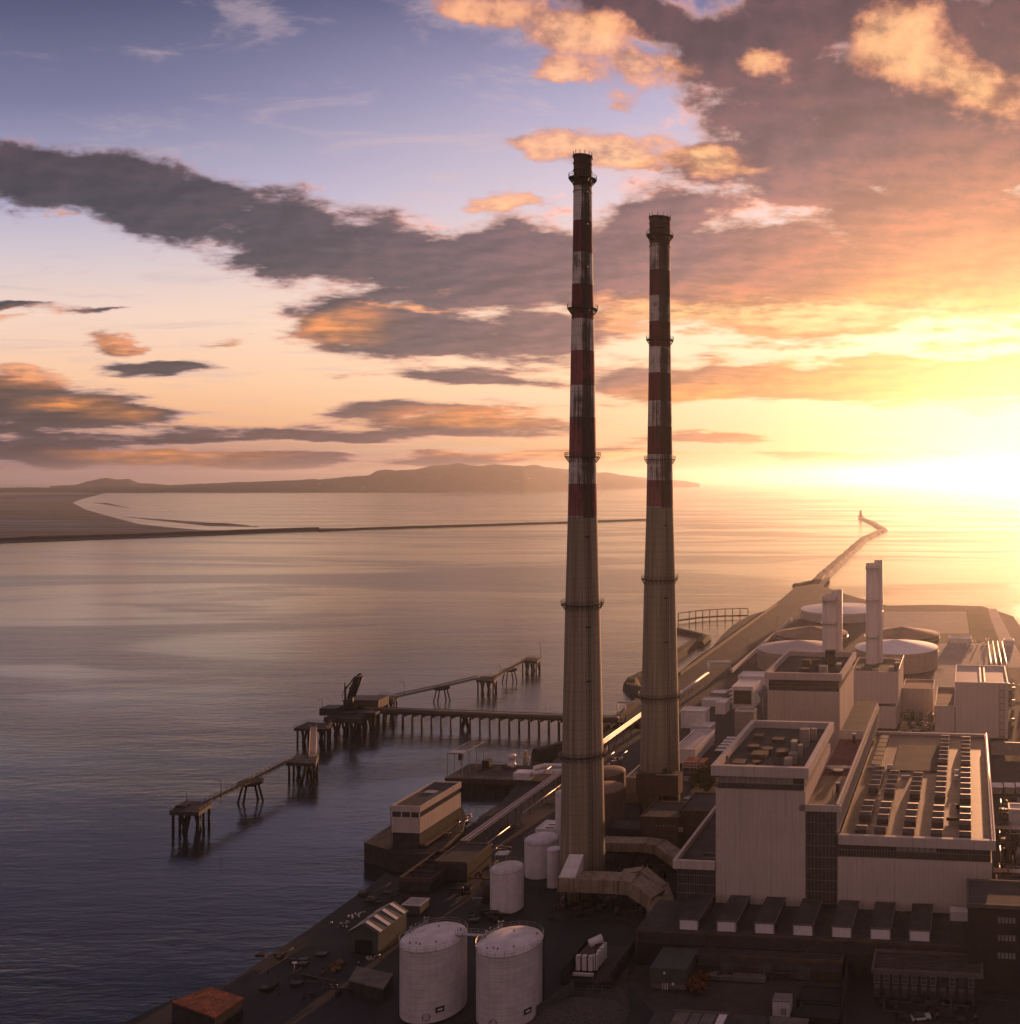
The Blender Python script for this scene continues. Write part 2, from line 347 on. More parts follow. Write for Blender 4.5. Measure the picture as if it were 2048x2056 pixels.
# ------------------------------------------------------------------ water
wm=bpy.data.materials.new('sea_water'); wm.use_nodes=True; n=N(wm.node_tree); bs=wm.node_tree.nodes['Principled BSDF']
tc=n.n('ShaderNodeTexCoord').outputs['Object']
r1=n.noise(n.mapping(tc,rot=(0,0,R(6)),scale=(.10,.34,1)),1.0,4,.55,.3)
r2=n.noise(n.mapping(tc,rot=(0,0,R(-8)),scale=(.5,1.2,1)),1.0,3,.55)
r3=n.noise(n.mapping(tc,rot=(0,0,R(4)),scale=(.012,.05,1)),1.0,3,.5)
slick=n.noise(n.mapping(tc,rot=(0,0,R(12)),scale=(.0016,.006,1)),1.0,4,.55,1.2)
sl=n.ss(slick,.46,.55,.55,1.25)
hgt=n.m('ADD',n.m('ADD',n.m('MULTIPLY',r1,.55),n.m('MULTIPLY',r2,.16)),n.m('MULTIPLY',r3,1.2))
bp=n.n('ShaderNodeBump'); bp.inputs['Distance'].default_value=1.0; n.link(n.m('MULTIPLY',sl,.4),bp.inputs['Strength']); n.link(hgt,bp.inputs['Height']); n.link(bp.outputs[0],bs.inputs['Normal'])
bs.inputs['Base Color'].default_value=(.022,.028,.034,1); bs.inputs['Roughness'].default_value=.17; bs.inputs['IOR'].default_value=1.34
n.link(n.ss(slick,.38,.62,.12,.2),bs.inputs['Roughness'])
tag(MB().add([(-17000,-1200,0),(11000,-1200,0),(11000,18600,0),(-17000,18600,0)],[(0,1,2,3)]).build('water',wm),kind='structure')

# ------------------------------------------------------------------ ground of the power station
gm=bpy.data.materials.new('yard_ground'); gm.use_nodes=True; n=N(gm.node_tree); bs=gm.node_tree.nodes['Principled BSDF']
tc=n.n('ShaderNodeTexCoord').outputs['Object']
a=n.noise(tc,.012,5,.6); b=n.noise(tc,.09,6,.65); c=n.noise(tc,1.1,4,.6)
ccol=n.mix(n.ss(a,.42,.58),(.014,.017,.021,1),(.026,.027,.030,1))
ccol=n.mix(n.ss(b,.48,.66),ccol,(.040,.038,.037,1)); ccol=n.mix(n.ss(c,.3,.75,0,.5),ccol,(.014,.015,.017,1))
n.link(ccol,bs.inputs['Base Color']); bs.inputs['Roughness'].default_value=.9
land=[W(150,2100,3.6),W(343,2008,3.6),W(450,1979,3.6),W(621,1865,3.6),W(735,1784,3.6),W(775,1752,3.6),W(800,1762,3.6),W(1010,1608,3.6),W(1040,1572,3.6),W(1095,1540,3.6),W(1130,1514,3.6),W(1215,1470,3.6),
 W(1283,1418,3.6),W(1330,1375,3.6),W(1363,1350,3.6),W(1400,1320,3.6),W(1430,1300,3.6),W(1450,1275,3.6),W(1472,1255,3.6),W(1503,1236,3.6),W(1537,1226,3.6),W(1570,1202,3.6),W(1598,1178,3.6),W(1640,1172,3.6),
 W(1690,1190,3.6),W(1719,1199,3.6),W(1781,1216,3.6),W(1880,1214,3.6),W(1972,1217,3.6),W(2034,1237,3.6),W(2052,1262,3.6),W(2075,1300,3.6),W(2300,1420,3.6),W(2600,1600,3.6),Vector((330,150,3.6)),Vector((-60,120,3.6))]
g=MB().prism([(p.x,p.y) for p in land],-3,3.6); tag(g.build('ground',gm),kind='structure')

def sheet(name,pts,z,m_,kind='structure'):
    o=MB().add([(p.x,p.y,z) for p in pts],[tuple(range(len(pts)))]).build(name,m_); tag(o,kind=kind); return o
M['asph']=mat('asphalt',(.055,.05,.048),.9,var=.4,scale=.05)
M['pad']=mat('pale_concrete_pad',(.30,.27,.24),.85,var=.2,scale=.02)
M['yard']=mat('worn_yard_concrete',(.075,.066,.06),.9,var=.35,scale=.07,grid=(6.0,999,.25))
M['grass']=mat('rough_grass',(.07,.07,.03),.95,var=.5,scale=.04)
sheet('yard',[W(1330,2052,3.6),W(1260,1975,3.6),W(1300,1890,3.6),W(1400,1950,3.6),W(1700,1962,3.6),W(1700,2056,3.6),W(1500,2090,3.6)],3.61,M['yard'])
sheet('yard',[W(1220,1900,3.6),W(1262,1900,3.6),W(1258,2100,3.6),W(1120,2100,3.6)],3.615,M['yard'])
sheet('road',[W(1345,1500,3.6),W(1366,1500,3.6),W(1668,1160,3.6),W(1655,1160,3.6)],3.612,M['asph'])
sheet('road',[W(1983,1222,3.6),W(2000,1222,3.6),W(2062,1340,3.6),W(2025,1340,3.6)],3.612,M['pad'])
sheet('concrete_pad',[W(1775,1228,3.6),W(1940,1228,3.6),W(1946,1272,3.6),W(1775,1272,3.6)],3.614,M['pad'])
sheet('concrete_pad',[W(1885,1292,3.6),W(1992,1292,3.6),W(2010,1400,3.6),W(1870,1400,3.6)],3.614,M['pad'])
sheet('grass',[W(1942,1222,3.6),W(1975,1222,3.6),W(2010,1300,3.6),W(1950,1285,3.6)],3.613,M['grass'])

# breakwater to the lighthouse (rough rock wall)
def rockwall(name,label,pts,w0,w1,z,seed=1,cat='sea wall',m_=None):
    random.seed(seed); P0=[]
    for a,b in zip(pts,pts[1:]):
        k=max(2,int((b-a).length/22))
        for i in range(k): P0.append(a.lerp(b,i/k))
    P0.append(pts[-1]); mb=MB(); vs=[]; nn=len(P0)
    for i,p in enumerate(P0):
        d=(P0[min(i+1,nn-1)]-P0[max(i-1,0)]).normalized(); s=Vector((-d.y,d.x,0)); ww=w0+(w1-w0)*i/(nn-1)
        for o_,zz in ((-1.0,-2),(-.55,z*.8),(-.4,z),(.4,z),(.55,z*.75),(1.0,-2)):
            j=random.uniform(-.12,.12); vs.append((p.x+s.x*ww*(o_+j),p.y+s.y*ww*(o_+j),zz+random.uniform(-.4,.4)))
    fs=[(i*6+k,i*6+k+1,(i+1)*6+k+1,(i+1)*6+k) for i in range(nn-1) for k in range(5)]+[(0,5,4,3,2,1),tuple((nn-1)*6+k for k in range(6))]
    return tag(mb.add(vs,fs).build(name,m_ or M['rock']),label,cat)
M['granite']=mat('granite_wall',(.20,.16,.12),.9,var=.4,scale=.05)
rockwall('sea_wall','long stone breakwater running out from the shore to the lighthouse',[W(1640,1166,3),W(1690,1120,3),W(1735,1080,3),W(1775,1063,3),W(1752,1049,3),W(1730,1040,3)],11,13,5,3,m_=M['granite'])
rockwall('sea_wall','low rocky spur jutting left from the root of the long breakwater',[W(1600,1174,2),W(1625,1168,2),W(1660,1164,2)],8,6,3,4)
lh=WY(1728,YAT(1039,2),2)
lt=thing('lighthouse','small dark lighthouse standing at the far tip of the stone breakwater','lighthouse',lh)
M['lhred']=mat('lighthouse_red',(.25,.05,.04),.6)
MB().lathe([(9,0),(9,4),(5,4.5),(4.4,9),(4,17),(5.2,17.2),(5.2,18.2)],20).build('tower',M['lhred'],lt)
MB().lathe([(2.4,18.2),(2.4,21),(.4,23.5),(.2,25)],12).build('lantern',M['dark'],lt)
# north wall and sand spit, far left
rockwall('sea_wall','thin dark sea wall crossing the bay from the sand spit towards the chimneys',[W(640,1065,2),W(724,1061,2),W(1024,1052,2),W(1300,1043,2)],9,9,4,5)
sm_=bpy.data.materials.new('wet_sand'); sm_.use_nodes=True; n=N(sm_.node_tree); bs=sm_.node_tree.nodes['Principled BSDF']
tc=n.n('ShaderNodeTexCoord').outputs['Object']
s1=n.noise(n.mapping(tc,rot=(0,0,R(-35)),scale=(.0012,.010,1)),1,6,.6,.8); s2=n.noise(tc,.004,6,.6)
n.link(n.mix(n.ss(n.m('ADD',n.m('MULTIPLY',s1,.6),n.m('MULTIPLY',s2,.4)),.42,.6),(.008,.009,.010,1),(.032,.025,.021,1)),bs.inputs['Base Color'])
n.link(n.ss(s1,.42,.6,.95,.45),bs.inputs['Roughness'])
spit=[W(-350,1110,0),W(0,1091,0),W(266,1081,0),W(426,1075,0),W(575,1067,0),W(730,1062,0),W(640,1061,0),W(540,1062,0),W(430,1067,0),W(340,1060,0),W(277,1053,0),W(215,1036,0),W(172,1024,0),W(146,1010,0),W(172,1000,0),W(213,990,0),W(-350,992,0)]
mb=MB(); mb.prism([(p.x,p.y) for p in spit],-1,1.3); tag(mb.build('beach',sm_),kind='structure')
# shallow tide bars
for pts in ([W(250,1038,0),W(420,1056,0),W(520,1058,0),W(400,1048,0)],[W(380,1052,0),W(500,1055,0),W(450,1050,0)],[W(190,1010,0),W(260,1020,0),W(215,1010,0)]):
    tag(MB().prism([(p.x,p.y) for p in pts],-1,.5).build('sandbank',sm_),kind='structure')
# dark dune / scrub belt along spit front
rockwall('dune','dark scrub covered dune along the near edge of the sand spit',[W(-300,1100,1),W(60,1083,1),W(270,1077,1),W(430,1071,1),W(575,1066,1),W(640,1064,1)],34,12,7,6,'dune')
# Howth: headland as a real ridge with depth
def headland(name,sky,shore,y_depth,mat_,zmin=2):
    # sky: list of (px,py) silhouette ; shore: function px->Y of the near shoreline
    xs=[]; 
    random.seed(11)
    cols=[]; n_=int((sky[-1][0]-sky[0][0])/5)
    for i in range(n_+1):
        px=sky[0][0]+(sky[-1][0]-sky[0][0])*i/n_
        for (a,pa),(b,pb) in zip(sky,sky[1:]):
            if a<=px<=b: py=pa+(pb-pa)*(px-a)/(b-a); break
        cols.append((px,py+random.uniform(-.35,.35)))
    rows=14; vs=[]
    for j in range(rows+1):
        f=j/rows
        for i,(px,py) in enumerate(cols):
            Y0=shore(px); Yr=Y0+y_depth*.5; top=max(ZAT(py,Yr),zmin+1)
            YY=Y0+y_depth*f*(.5+.5*min(1,(top/100)))
            h=math.sin(math.pi*min(1,f*1.0))**.8 if 0<f<1 else 0
            zz=top*h*(1+.10*math.sin(i*.31+j*1.7)*math.sin(j*.9+i*.11)) if f<.5 else top*h
            if abs(f-.5)<.01: zz=top
            vs.append(((px-CX)/F*YY,YY,max(zz,-2 if f in (0,1) else 1)))
    m_=len(cols); fs=[(j*m_+i,j*m_+i+1,(j+1)*m_+i+1,(j+1)*m_+i) for j in range(rows) for i in range(m_-1)]
    return tag(MB().add(vs,fs,True).build(name,mat_),kind='structure')
M['hill']=mat('heath_hillside',(.022,.022,.022),.95,var=.65,scale=.006)
sky=[(100,975.5),(154,973),(181,965),(197,962),(213,959.3),(234,962.5),(261,962.2),(277,969),(341,973.6),(400,971),(458,969),(564,965),(644,962.5),(697,957),(740,954.5),(756,946.5),(790,945),(830,943),(855,938),(873,934),(905,933),(958,936),(990,932),(1024,934),(1070,937),(1118,940),(1192,947),(1256,955),(1320,961),(1373,966),(1405,970.2)]
headland('hill',sky,lambda px: 9000 if px<1050 else 9000+(px-1050)*10,1400,M['hill'])
headland('coast',[(-400,984),(0,979),(60,978),(120,979),(200,977),(330,979),(460,978),(600,980),(760,982),(900,982)],lambda px:7600,900,M['hill'])
hs=MB().box(-9,9,-7,7,0,7); hsr=MB().yprism([(-10,7),(10,7),(0,12)],-8,8)
h0=None
random.seed(5)
for k in range(44):
    px=random.choice([random.uniform(640,1000),random.uniform(760,1180)]); 
    if h0 is None:
        h0=thing('house','tiny pale house among others on the far headland slope','house',(0,0,0),.3,'houses scattered over the far headland'); hs.build('wall',M['white'],h0); hsr.build('roof',M['roof'],h0); c_=h0
    else: c_=copy_tree(h0,(0,0,0))
    k_=random.uniform(.04,.2); Yh=(9000 if px<1050 else 9000+(px-1050)*10)+1400*k_
    tz=None
    for (a,pa),(b,pb) in zip(sky,sky[1:]):
        if a<=px<=b: tz=ZAT(pa+(pb-pa)*(px-a)/(b-a),Yh)
    c_.location=((px-CX)/F*Yh,Yh,max(3,(tz or 20)*math.sin(math.pi*k_)**.8*.95)); c_.rotation_euler[2]=random.uniform(-.6,.6)

# ================================================================== chimneys
def chimney_mat(name, bands, conc_from, seed, topfade=None):
    m=bpy.data.materials.new(name); m.use_nodes=True; n=N(m.node_tree); bs=m.node_tree.nodes['Principled BSDF']
    tc=n.n('ShaderNodeTexCoord').outputs['Object']; x,y,z=n.sep(tc)[0:3]
    zn=n.m('DIVIDE',z,207.0)
    col=n.ramp(n.m('ADD',zn,n.m('MULTIPLY',n.m('SUBTRACT',n.noise(tc,1.2,2),.5),.0015)),bands,'CONSTANT')
    ang=n.m('ARCTAN2',y,x)
    cv=n.comb(n.m('MULTIPLY',n.m('COSINE',ang),9.0),n.m('MULTIPLY',n.m('SINE',ang),9.0),n.m('MULTIPLY',z,.028))
    st=n.noise(cv,1.0,7,.68); st2=n.noise(n.mapping(cv,loc=(seed,3,1),scale=(.45,.45,.6)),1.0,5,.6); pat=n.noise(n.mapping(tc,loc=(seed,0,0)),.09,6,.65)
    conc=n.mix(n.ss(st2,.35,.65),(.22,.19,.14,1),(.34,.295,.215,1)); conc=n.mix(n.ss(st,.5,.68,0,.65),conc,(.09,.065,.05,1)); conc=n.mix(n.ss(z,160*.5,118,0,.35),conc,(.13,.14,.085,1))
    isc=n.m('LESS_THAN',z,conc_from)
    # worn paint shows the concrete below; soot runs down from the top and down the ladder line on the near right face
    base=n.mix(n.ss(pat,.5,.66,0,.5),col,n.mix(.5,col,(.30,.25,.22,1)))
    lad=n.ss(n.m('ABSOLUTE',n.m('SUBTRACT',ang,R(-52))),.05,.75,1,0)
    soot=n.ss(n.m('ADD',st,n.m('ADD',n.m('MULTIPLY',lad,.17),n.m('MULTIPLY',n.m('SUBTRACT',pat,.5),.6))),.485,.585,0,.94)
    base=n.mix(soot,base,(.028,.024,.022,1))
    cc=n.mix(isc,base,conc)
    jn=n.m('LESS_THAN',n.m('FRACT',n.m('MULTIPLY',z,1/2.6)),.07); cc=n.mix(n.m('MULTIPLY',jn,.3),cc,(.06,.05,.045,1))
    n.link(cc,bs.inputs['Base Color']); bs.inputs['Roughness'].default_value=.8; bs.inputs['Specular IOR Level'].default_value=.25
    return m
RED=(.15,.028,.042); RED2=(.25,.075,.09); DRED=(.075,.028,.025); WHT=(.64,.60,.54); DK=(.055,.035,.03)
def zy(base_px,y): return (H-GZ-((280+y/2.415)-HY)*base_px/F*1.0)
def mk_chimney(label, px, Y, ztop, prof, rings, bounds, cols, seed, galr):
    loc=WY(px,Y,GZ); root=thing('power_station_chimney',label,'chimney',loc,0,'twin red and white chimneys')
    zz=lambda py: ZAT(py,Y)-GZ
    stops=[(0.0,(.3,.3,.3))]
    ed=[zz(280+b/2.415) for b in bounds]  # descending z
    # ramp from the bottom up
    for i in range(len(cols)-1,-1,-1): stops.append((max(.001,ed[i+1]/207.0),cols[i]))
    mt=chimney_mat('chimney_paint_%d'%seed,stops,ed[-1],seed)
    cth=Y/math.hypot(loc.x,Y); pr=[(r*Y/F/2*cth,zz(py)) for py,r in prof]; pr[0]=(pr[0][0],0)
    MB().lathe(pr,56).build('shaft',mt,root)
    top=pr[-1]
    cb=MB(); cb.lathe([(top[0]+.28,top[1]-.5),(top[0]+.28,top[1]+.05),(top[0]-.7,top[1]+.06),(top[0]-.8,top[1]-3)],40,cap=False)
    for k in range(12):
        a=k*math.pi/6; cb.tube(((top[0]+.1)*math.cos(a),(top[0]+.1)*math.sin(a),top[1]),((top[0]+.1)*math.cos(a),(top[0]+.1)*math.sin(a),top[1]+1.1),.09,4)
    for k in range(5): cb.ring(top[0]+.12,top[1]-2.2-2.0*k,.13,seg=40)
    cb.build('cap',M['dark'],root)
    def rad(z):
        for (r0,z0),(r1,z1) in zip(pr,pr[1:]):
            if z0<=z<=z1: return r0+(r1-r0)*(z-z0)/(z1-z0)
        return pr[-1][0]
    for i,py in enumerate(rings):
        z=zz(py); r=rad(z); g_=MB(); ro=r+galr*(1.0 if i else 1.15)
        g_.lathe([(r+.0,z-.1),(ro,z),(ro,z+.22),(r,z+.2)],48,sm=False,cap=False)
        for k in range(24):
            a=k*math.pi/12; ca,sa=math.cos(a),math.sin(a)
            g_.tube((r*ca,r*sa,z-1.5),((ro-.1)*ca,(ro-.1)*sa,z),.09,4)
        g_.build('gallery',M['dark'],root)
        rl=MB(); rl.ring(ro,z+.75,.045,seg=48); rl.ring(ro,z+1.3,.05,seg=48)
        for k in range(24):
            a=k*math.pi/12; rl.tube((ro*math.cos(a),ro*math.sin(a),z),(ro*math.cos(a),ro*math.sin(a),z+1.3),.045,4)
        rl.build('gallery_railing',M['dark'],root)
    a=R(-52); lb=MB(); zs=[k*207/26 for k in range(27)]
    for da in (-.055,.055):
        pts=[((rad(z)+.35)*math.cos(a+da),(rad(z)+.35)*math.sin(a+da),min(z,pr[-1][1])) for z in zs]; lb.path(pts,.06,4)
    for k in range(0,150): 
        z=k*1.35+1; r=rad(z)+.38; lb.tube((r*math.cos(a-.05),r*math.sin(a-.05),z),(r*math.cos(a+.05),r*math.sin(a+.05),z),.05,3)
    lb.build('ladder',M['dark'],root)
    ab=MB()
    for i,z in enumerate([60,75,100,113,130,143,152,162,175,187,196]):
        r=rad(z)+.2; aa=a-.05; ab.box(r*math.cos(aa)-.6,r*math.cos(aa)+.6,r*math.sin(aa)-.6,r*math.sin(aa)+.2,z,z+.35)
    ab.build('rest_platforms',M['dark'],root)
    return root
chL=mk_chimney('taller looking red and white striped chimney, nearest, beside the small white tanks',1170,F/7.14,211,
 [(1790,94),(1700,90),(1600,86.5),(1512,83),(1400,78.5),(1300,74),(1213,70),(1130,65),(1038,60),(918,55),(775,50),(622,44.5),(485,39.5),(361,37),(314,36.5)],
 [361,621.6,918,1213,1512],[75,240,400,558,717,875,1035,1195,1355,1545,1672,1833],[DRED,WHT,RED,WHT,RED,WHT,RED2,WHT,RED2,WHT,RED2],3,1.15)
chR=mk_chimney('farther red and white striped chimney standing behind and right of the other one',1325,F/5.768,211,
 [(1631,82),(1500,78),(1395,74),(1300,69),(1162,63),(1037,55),(923,51),(800,47),(684,43.5),(475,41),(437.5,42)],
 [474.6,683.7,923,1162.6,1395.6],[380,515,640,765,890,1020,1143,1270,1400,1530,1660,1785],[DRED,WHT,RED,WHT,RED,WHT,RED,WHT,RED,WHT,RED2],9,1.0)

# ================================================================== tanks
def tank(name,label,px,py,r_px,py_rim,cat='storage tank',group=None,mat_=None,roofmat=None,dome=.16,fancy=False,rail=True,grid=None,loc=None,zt=None,r=None,door=True,cone=False):
    if loc is None:
        loc=W(px,py,GZ); Y=loc.y; r=r_px*Y/F*Y/math.hypot(loc.x,Y); zt=ZAT(py_rim,Y)-GZ
    root=thing(name,label,cat,loc,0,group)
    MB().lathe([(r,0),(r,zt)],56,cap=False).build('shell',mat_ or M['white'],root)
    rb=MB()
    if cone: rb.lathe([(r+.15,zt-.3),(r+.15,zt),(r*.02,zt+dome*r)],56,sm=False)
    else: rb.lathe([(r+.02,zt-.3)]+[(r*math.cos(t_)*1.0 if k else r+.02,zt+dome*r*math.sin(t_)) for k,t_ in enumerate([math.pi/2*j/8 for j in range(8)])]+[(.05,zt+dome*r)],56)
    rb.build('tank_roof',roofmat or M['tankroof'],root)
    if rail:
        g_=MB(); n_=max(14,int(r*3.5))
        for zz in (.6,1.15): g_.ring(r+.1,zt+zz,.035,seg=n_*2)
        for k in range(n_):
            a=2*math.pi*k/n_; g_.tube(((r+.1)*math.cos(a),(r+.1)*math.sin(a),zt),((r+.1)*math.cos(a),(r+.1)*math.sin(a),zt+1.15),.035,4)
        g_.build('rim_railing',M['steel'],root)
    return root,r,zt
def seam_mat():
    m=bpy.data.materials.new('tank_plates'); m.use_nodes=True; n=N(m.node_tree); bs=m.node_tree.nodes['Principled BSDF']
    tc=n.n('ShaderNodeTexCoord').outputs['Object']; x,y,z=n.sep(tc)[0:3]
    an=n.m('MULTIPLY',n.m('ARCTAN2',y,x),30/(2*math.pi))
    v=n.m('LESS_THAN',n.m('FRACT',an),.035); h=n.m('LESS_THAN',n.m('FRACT',n.m('MULTIPLY',z,1/1.42)),.05)
    nz_=n.noise(tc,.35,5,.6); pz=n.noise(n.comb(n.m('FLOOR',an),n.m('FLOOR',n.m('MULTIPLY',z,1/1.42)),0.0),1.7,0)
    c=n.mix(n.ss(nz_,.35,.65),(.50,.47,.485,1),(.60,.57,.585,1)); c=n.mix(n.ss(pz,.3,.7,0,.12),c,(.40,.38,.40,1))
    c=n.mix(n.m('MULTIPLY',n.m('MAXIMUM',v,h),.55),c,(.15,.14,.15,1))
    sv=n.noise(n.mapping(tc,scale=(1.6,1.6,.08)),1.0,5,.6); c=n.mix(n.ss(sv,.55,.75,0,.25),c,(.25,.2,.17,1))
    n.link(c,bs.inputs['Base Color']); bs.inputs['Roughness'].default_value=.55
    return m
M['plates']=seam_mat()
def big_tank(label,px,py,rpx,rim,door_a,sign_a,extra):
    root,r,zt=tank('storage_tank',label,px,py,rpx,rim,group='pair of large white tanks',mat_=M['plates'],dome=.17)
    s_=MB(); a=sign_a
    def on(a,rr,z): return (rr*math.cos(a),rr*math.sin(a),z)
    s_.add([on(a-.13,r+.08,1.9),on(a+.13,r+.08,1.9),on(a+.13,r+.08,3.1),on(a-.13,r+.08,3.1),on(a-.13,r+.0,1.9),on(a+.13,r+.0,1.9),on(a+.13,r+.0,3.1),on(a-.13,r+.0,3.1)],[(0,1,2,3),(0,4,5,1),(3,2,6,7),(0,3,7,4),(1,5,6,2)])
    sg=s_.build('name_plate',M['dark'],root)
    MB().add([on(a-.075,r+.1,2.3),on(a+.08,r+.1,2.3),on(a+.08,r+.1,2.72),on(a-.075,r+.1,2.72)],[(0,1,2,3)]).build('plate_marking',M['white'],sg)
    d=MB(); c=Vector(on(door_a,r,1.5)); out=Vector((math.cos(door_a),math.sin(door_a),0)); 
    pts=[c+out*.12+Vector((-out.y*.75*math.cos(t_),out.x*.75*math.cos(t_),.75*math.sin(t_))) for t_ in [k*math.pi/8 for k in range(17)]]
    d.path(pts,.1,5); d.build('manhole',M['steel'],root)
    if extra=='right':
        l=MB()
        for da in (-.03,.05): l.tube(on(R(-4)+da,r+.6,0),on(R(-4)+da,r+.6,zt+1),.1,6)
        for k in range(20): l.tube(on(R(-4)-.03,r+.6,k*.9),on(R(-4)+.05,r+.6,k*.9),.05,4)
        l.build('vertical_pipes',M['dark'],root)
    p=MB(); random.seed(len(label))
    # valve platform on the left rear of the roof
    for k in range(9):
        aa=R(150+random.uniform(-28,26)); rr=r*random.uniform(.78,1.05); x,y=rr*math.cos(aa),rr*math.sin(aa); hh=random.uniform(.8,2.0)
        p.tube((x,y,zt),(x,y,zt+hh),.12,6)
        aa2=aa+random.uniform(-.25,.25); p.tube((x,y,zt+hh*.8),(rr*math.cos(aa2),rr*math.sin(aa2),zt+hh*.8),.1,6)
    for k in range(5):
        aa=R(132+k*10); p.box(r*.92*math.cos(aa)-.6,r*.92*math.cos(aa)+.6,r*.92*math.sin(aa)-.6,r*.92*math.sin(aa)+.6,zt+.45,zt+.55)
    p.build('roof_valves',M['steel'],root)
    for aa,rr in ((R(250),.72),(R(262),.74),(R(235),.8),(R(90),.35),(R(300),.7),(R(20),.8)):
        x,y=rr*r*math.cos(aa),rr*r*math.sin(aa); v=MB(); v.lathe([(.2,zt+.2),(.2,zt+.17*r*math.sqrt(1-rr*rr)+.35),(.1,zt+.17*r*math.sqrt(1-rr*rr)+.45)],8,x,y); v.build('roof_hatch',M['steel'],root)
    return root,r,zt
tl,rl_,zl=big_tank('left one of the two large white tanks, nearest the gabled shed',871,2021,68,1881,R(-78),R(-55),'')
tr,rr_t,zr=big_tank('right one of the two large white tanks, beside the gravel heap',1024,2031,67.5,1890,R(-98),R(-38),'right')
gw=thing('tank_gangway','steel gangway bridging the rims of the two large white tanks','walkway',tl.location)
d=Vector(tr.location)-Vector(tl.location); a0=d.normalized()*(rl_-1.5); a1=d-d.normalized()*(rr_t-1.0)
zz=zl+.9; b_=MB(); b_.beam((a0.x,a0.y,zz),(a1.x,a1.y,zz),1.1,.15); b_.build('deck',M['steel'],gw)
b_=MB()
for sy in (-.55,.55):
    o_=Vector((0,sy,0)); b_.tube(a0+o_+Vector((0,0,zz+1.1)),a1+o_+Vector((0,0,zz+1.1)),.04,4)
    for k in range(5): p=a0.lerp(a1,k/4)+o_; b_.tube(p+Vector((0,0,zz)),p+Vector((0,0,zz+1.1)),.04,4)
b_.build('railing',M['steel'],gw)
t1,_,_=tank('storage_tank','medium white tank standing alone in front of the others left of the near chimney',1018,1822,34,1742,mat_=M['white'],dome=.22)
x=MB(); 
for dx in (-1.5,1.5):
    for dy in (-1.2,1.2): x.tube((dx-2.2,dy+2.5,10.4),(dx-2.2,dy+2.5,14.2),.08,4)
x.box(-4.0,-.4,1.1,4.0,13.6,13.75); x.build('top_platform',M['steel'],t1)
tank('storage_tank','squat white domed tank close to the left foot of the near chimney',1088,1752,35,1684,mat_=M['white'],dome=.22)
tank('storage_tank','slim pale upright tank between the squat domed tank and the near chimney',1113,1778,14.5,1704,mat_=M['white'],dome=.2,rail=False)
tank('storage_tank','narrow pale silo half hidden behind the left side of the near chimney',1129,1712,14,1590,mat_=M['white'],dome=.2)
tank('storage_tank','dark round tank right behind the near chimney, its dome rim sunlit',1216,1680,39,1582,mat_=M['darktank'],roofmat=M['browntank'],dome=.2,rail=False)
tank('storage_tank','dark round tank farther back between the two chimneys',1219,1632,37,1549,mat_=M['darktank'],roofmat=M['browntank'],dome=.18,rail=False)
tank('vessel','small dark upright vessel at the left side of the medium white tank','vessel',982,0,0,0,loc=W(977,1812),zt=4.6,r=.75,mat_=M['dconc'],rail=False) if False else None
sv=thing('pressure_vessel','small dark upright vessel beside the medium white tank','vessel',W(976,1812)); MB().lathe([(.9,0),(.9,4.4),(.5,5),(.1,5.1)],16).build('shell',M['brown'],sv); MB().path([(-.8,0,1.2),(-3.6,0,1.2),(-3.6,0,.1)],.15,6).build('pipe',M['steel'],sv)

M['shell_w']=mat('oil_tank_shell',(.34,.28,.23),.7,var=.15,scale=.05,streak=.3)
M['roof_w']=mat('oil_tank_white_roof',(.72,.70,.70),.6,var=.08,scale=.03)
M['roof_p']=mat('oil_tank_pale_roof',(.45,.40,.38),.7,var=.1,scale=.03)
def oil(label,px,Y,rpx,rim,roofm,dome,shellm):
    lc=WY(px,Y,GZ); root,_,_=tank('oil_tank',label,0,0,0,0,loc=lc,zt=ZAT(rim,Y)-GZ,r=rpx*Y/F,mat_=shellm,roofmat=roofm,dome=dome,rail=False,cone=True,group='wide oil tanks at the back of the plant')
    r=rpx*Y/F; zt=ZAT(rim,Y)-GZ; k=MB(); k.ring(r+.25,zt-2.2,.22,seg=56); k.build('wind_girder',M['steel'],root)
    return root
oil('wide oil tank with bright white conical roof, right of the tallest slim stack',1800,586,83,1298,M['roof_w'],.17,M['shell_w'])
oil('wide oil tank with dull pink grey conical roof, left of the white roofed one',1604,586,82,1299,M['roof_p'],.17,M['shell_w'])
oil('brown roofed oil tank behind the pink grey roofed tank',1629,680,73,1270,M['browntank'],.18,M['darktank'])
oil('brown roofed oil tank behind the white roofed one',1812,680,74,1272,M['browntank'],.19,M['darktank'])
oil('farthest oil tank, flat white roof and pale shell behind the twin stacks',1690,790,82,1221,M['roof_w'],.05,M['roof_p'])

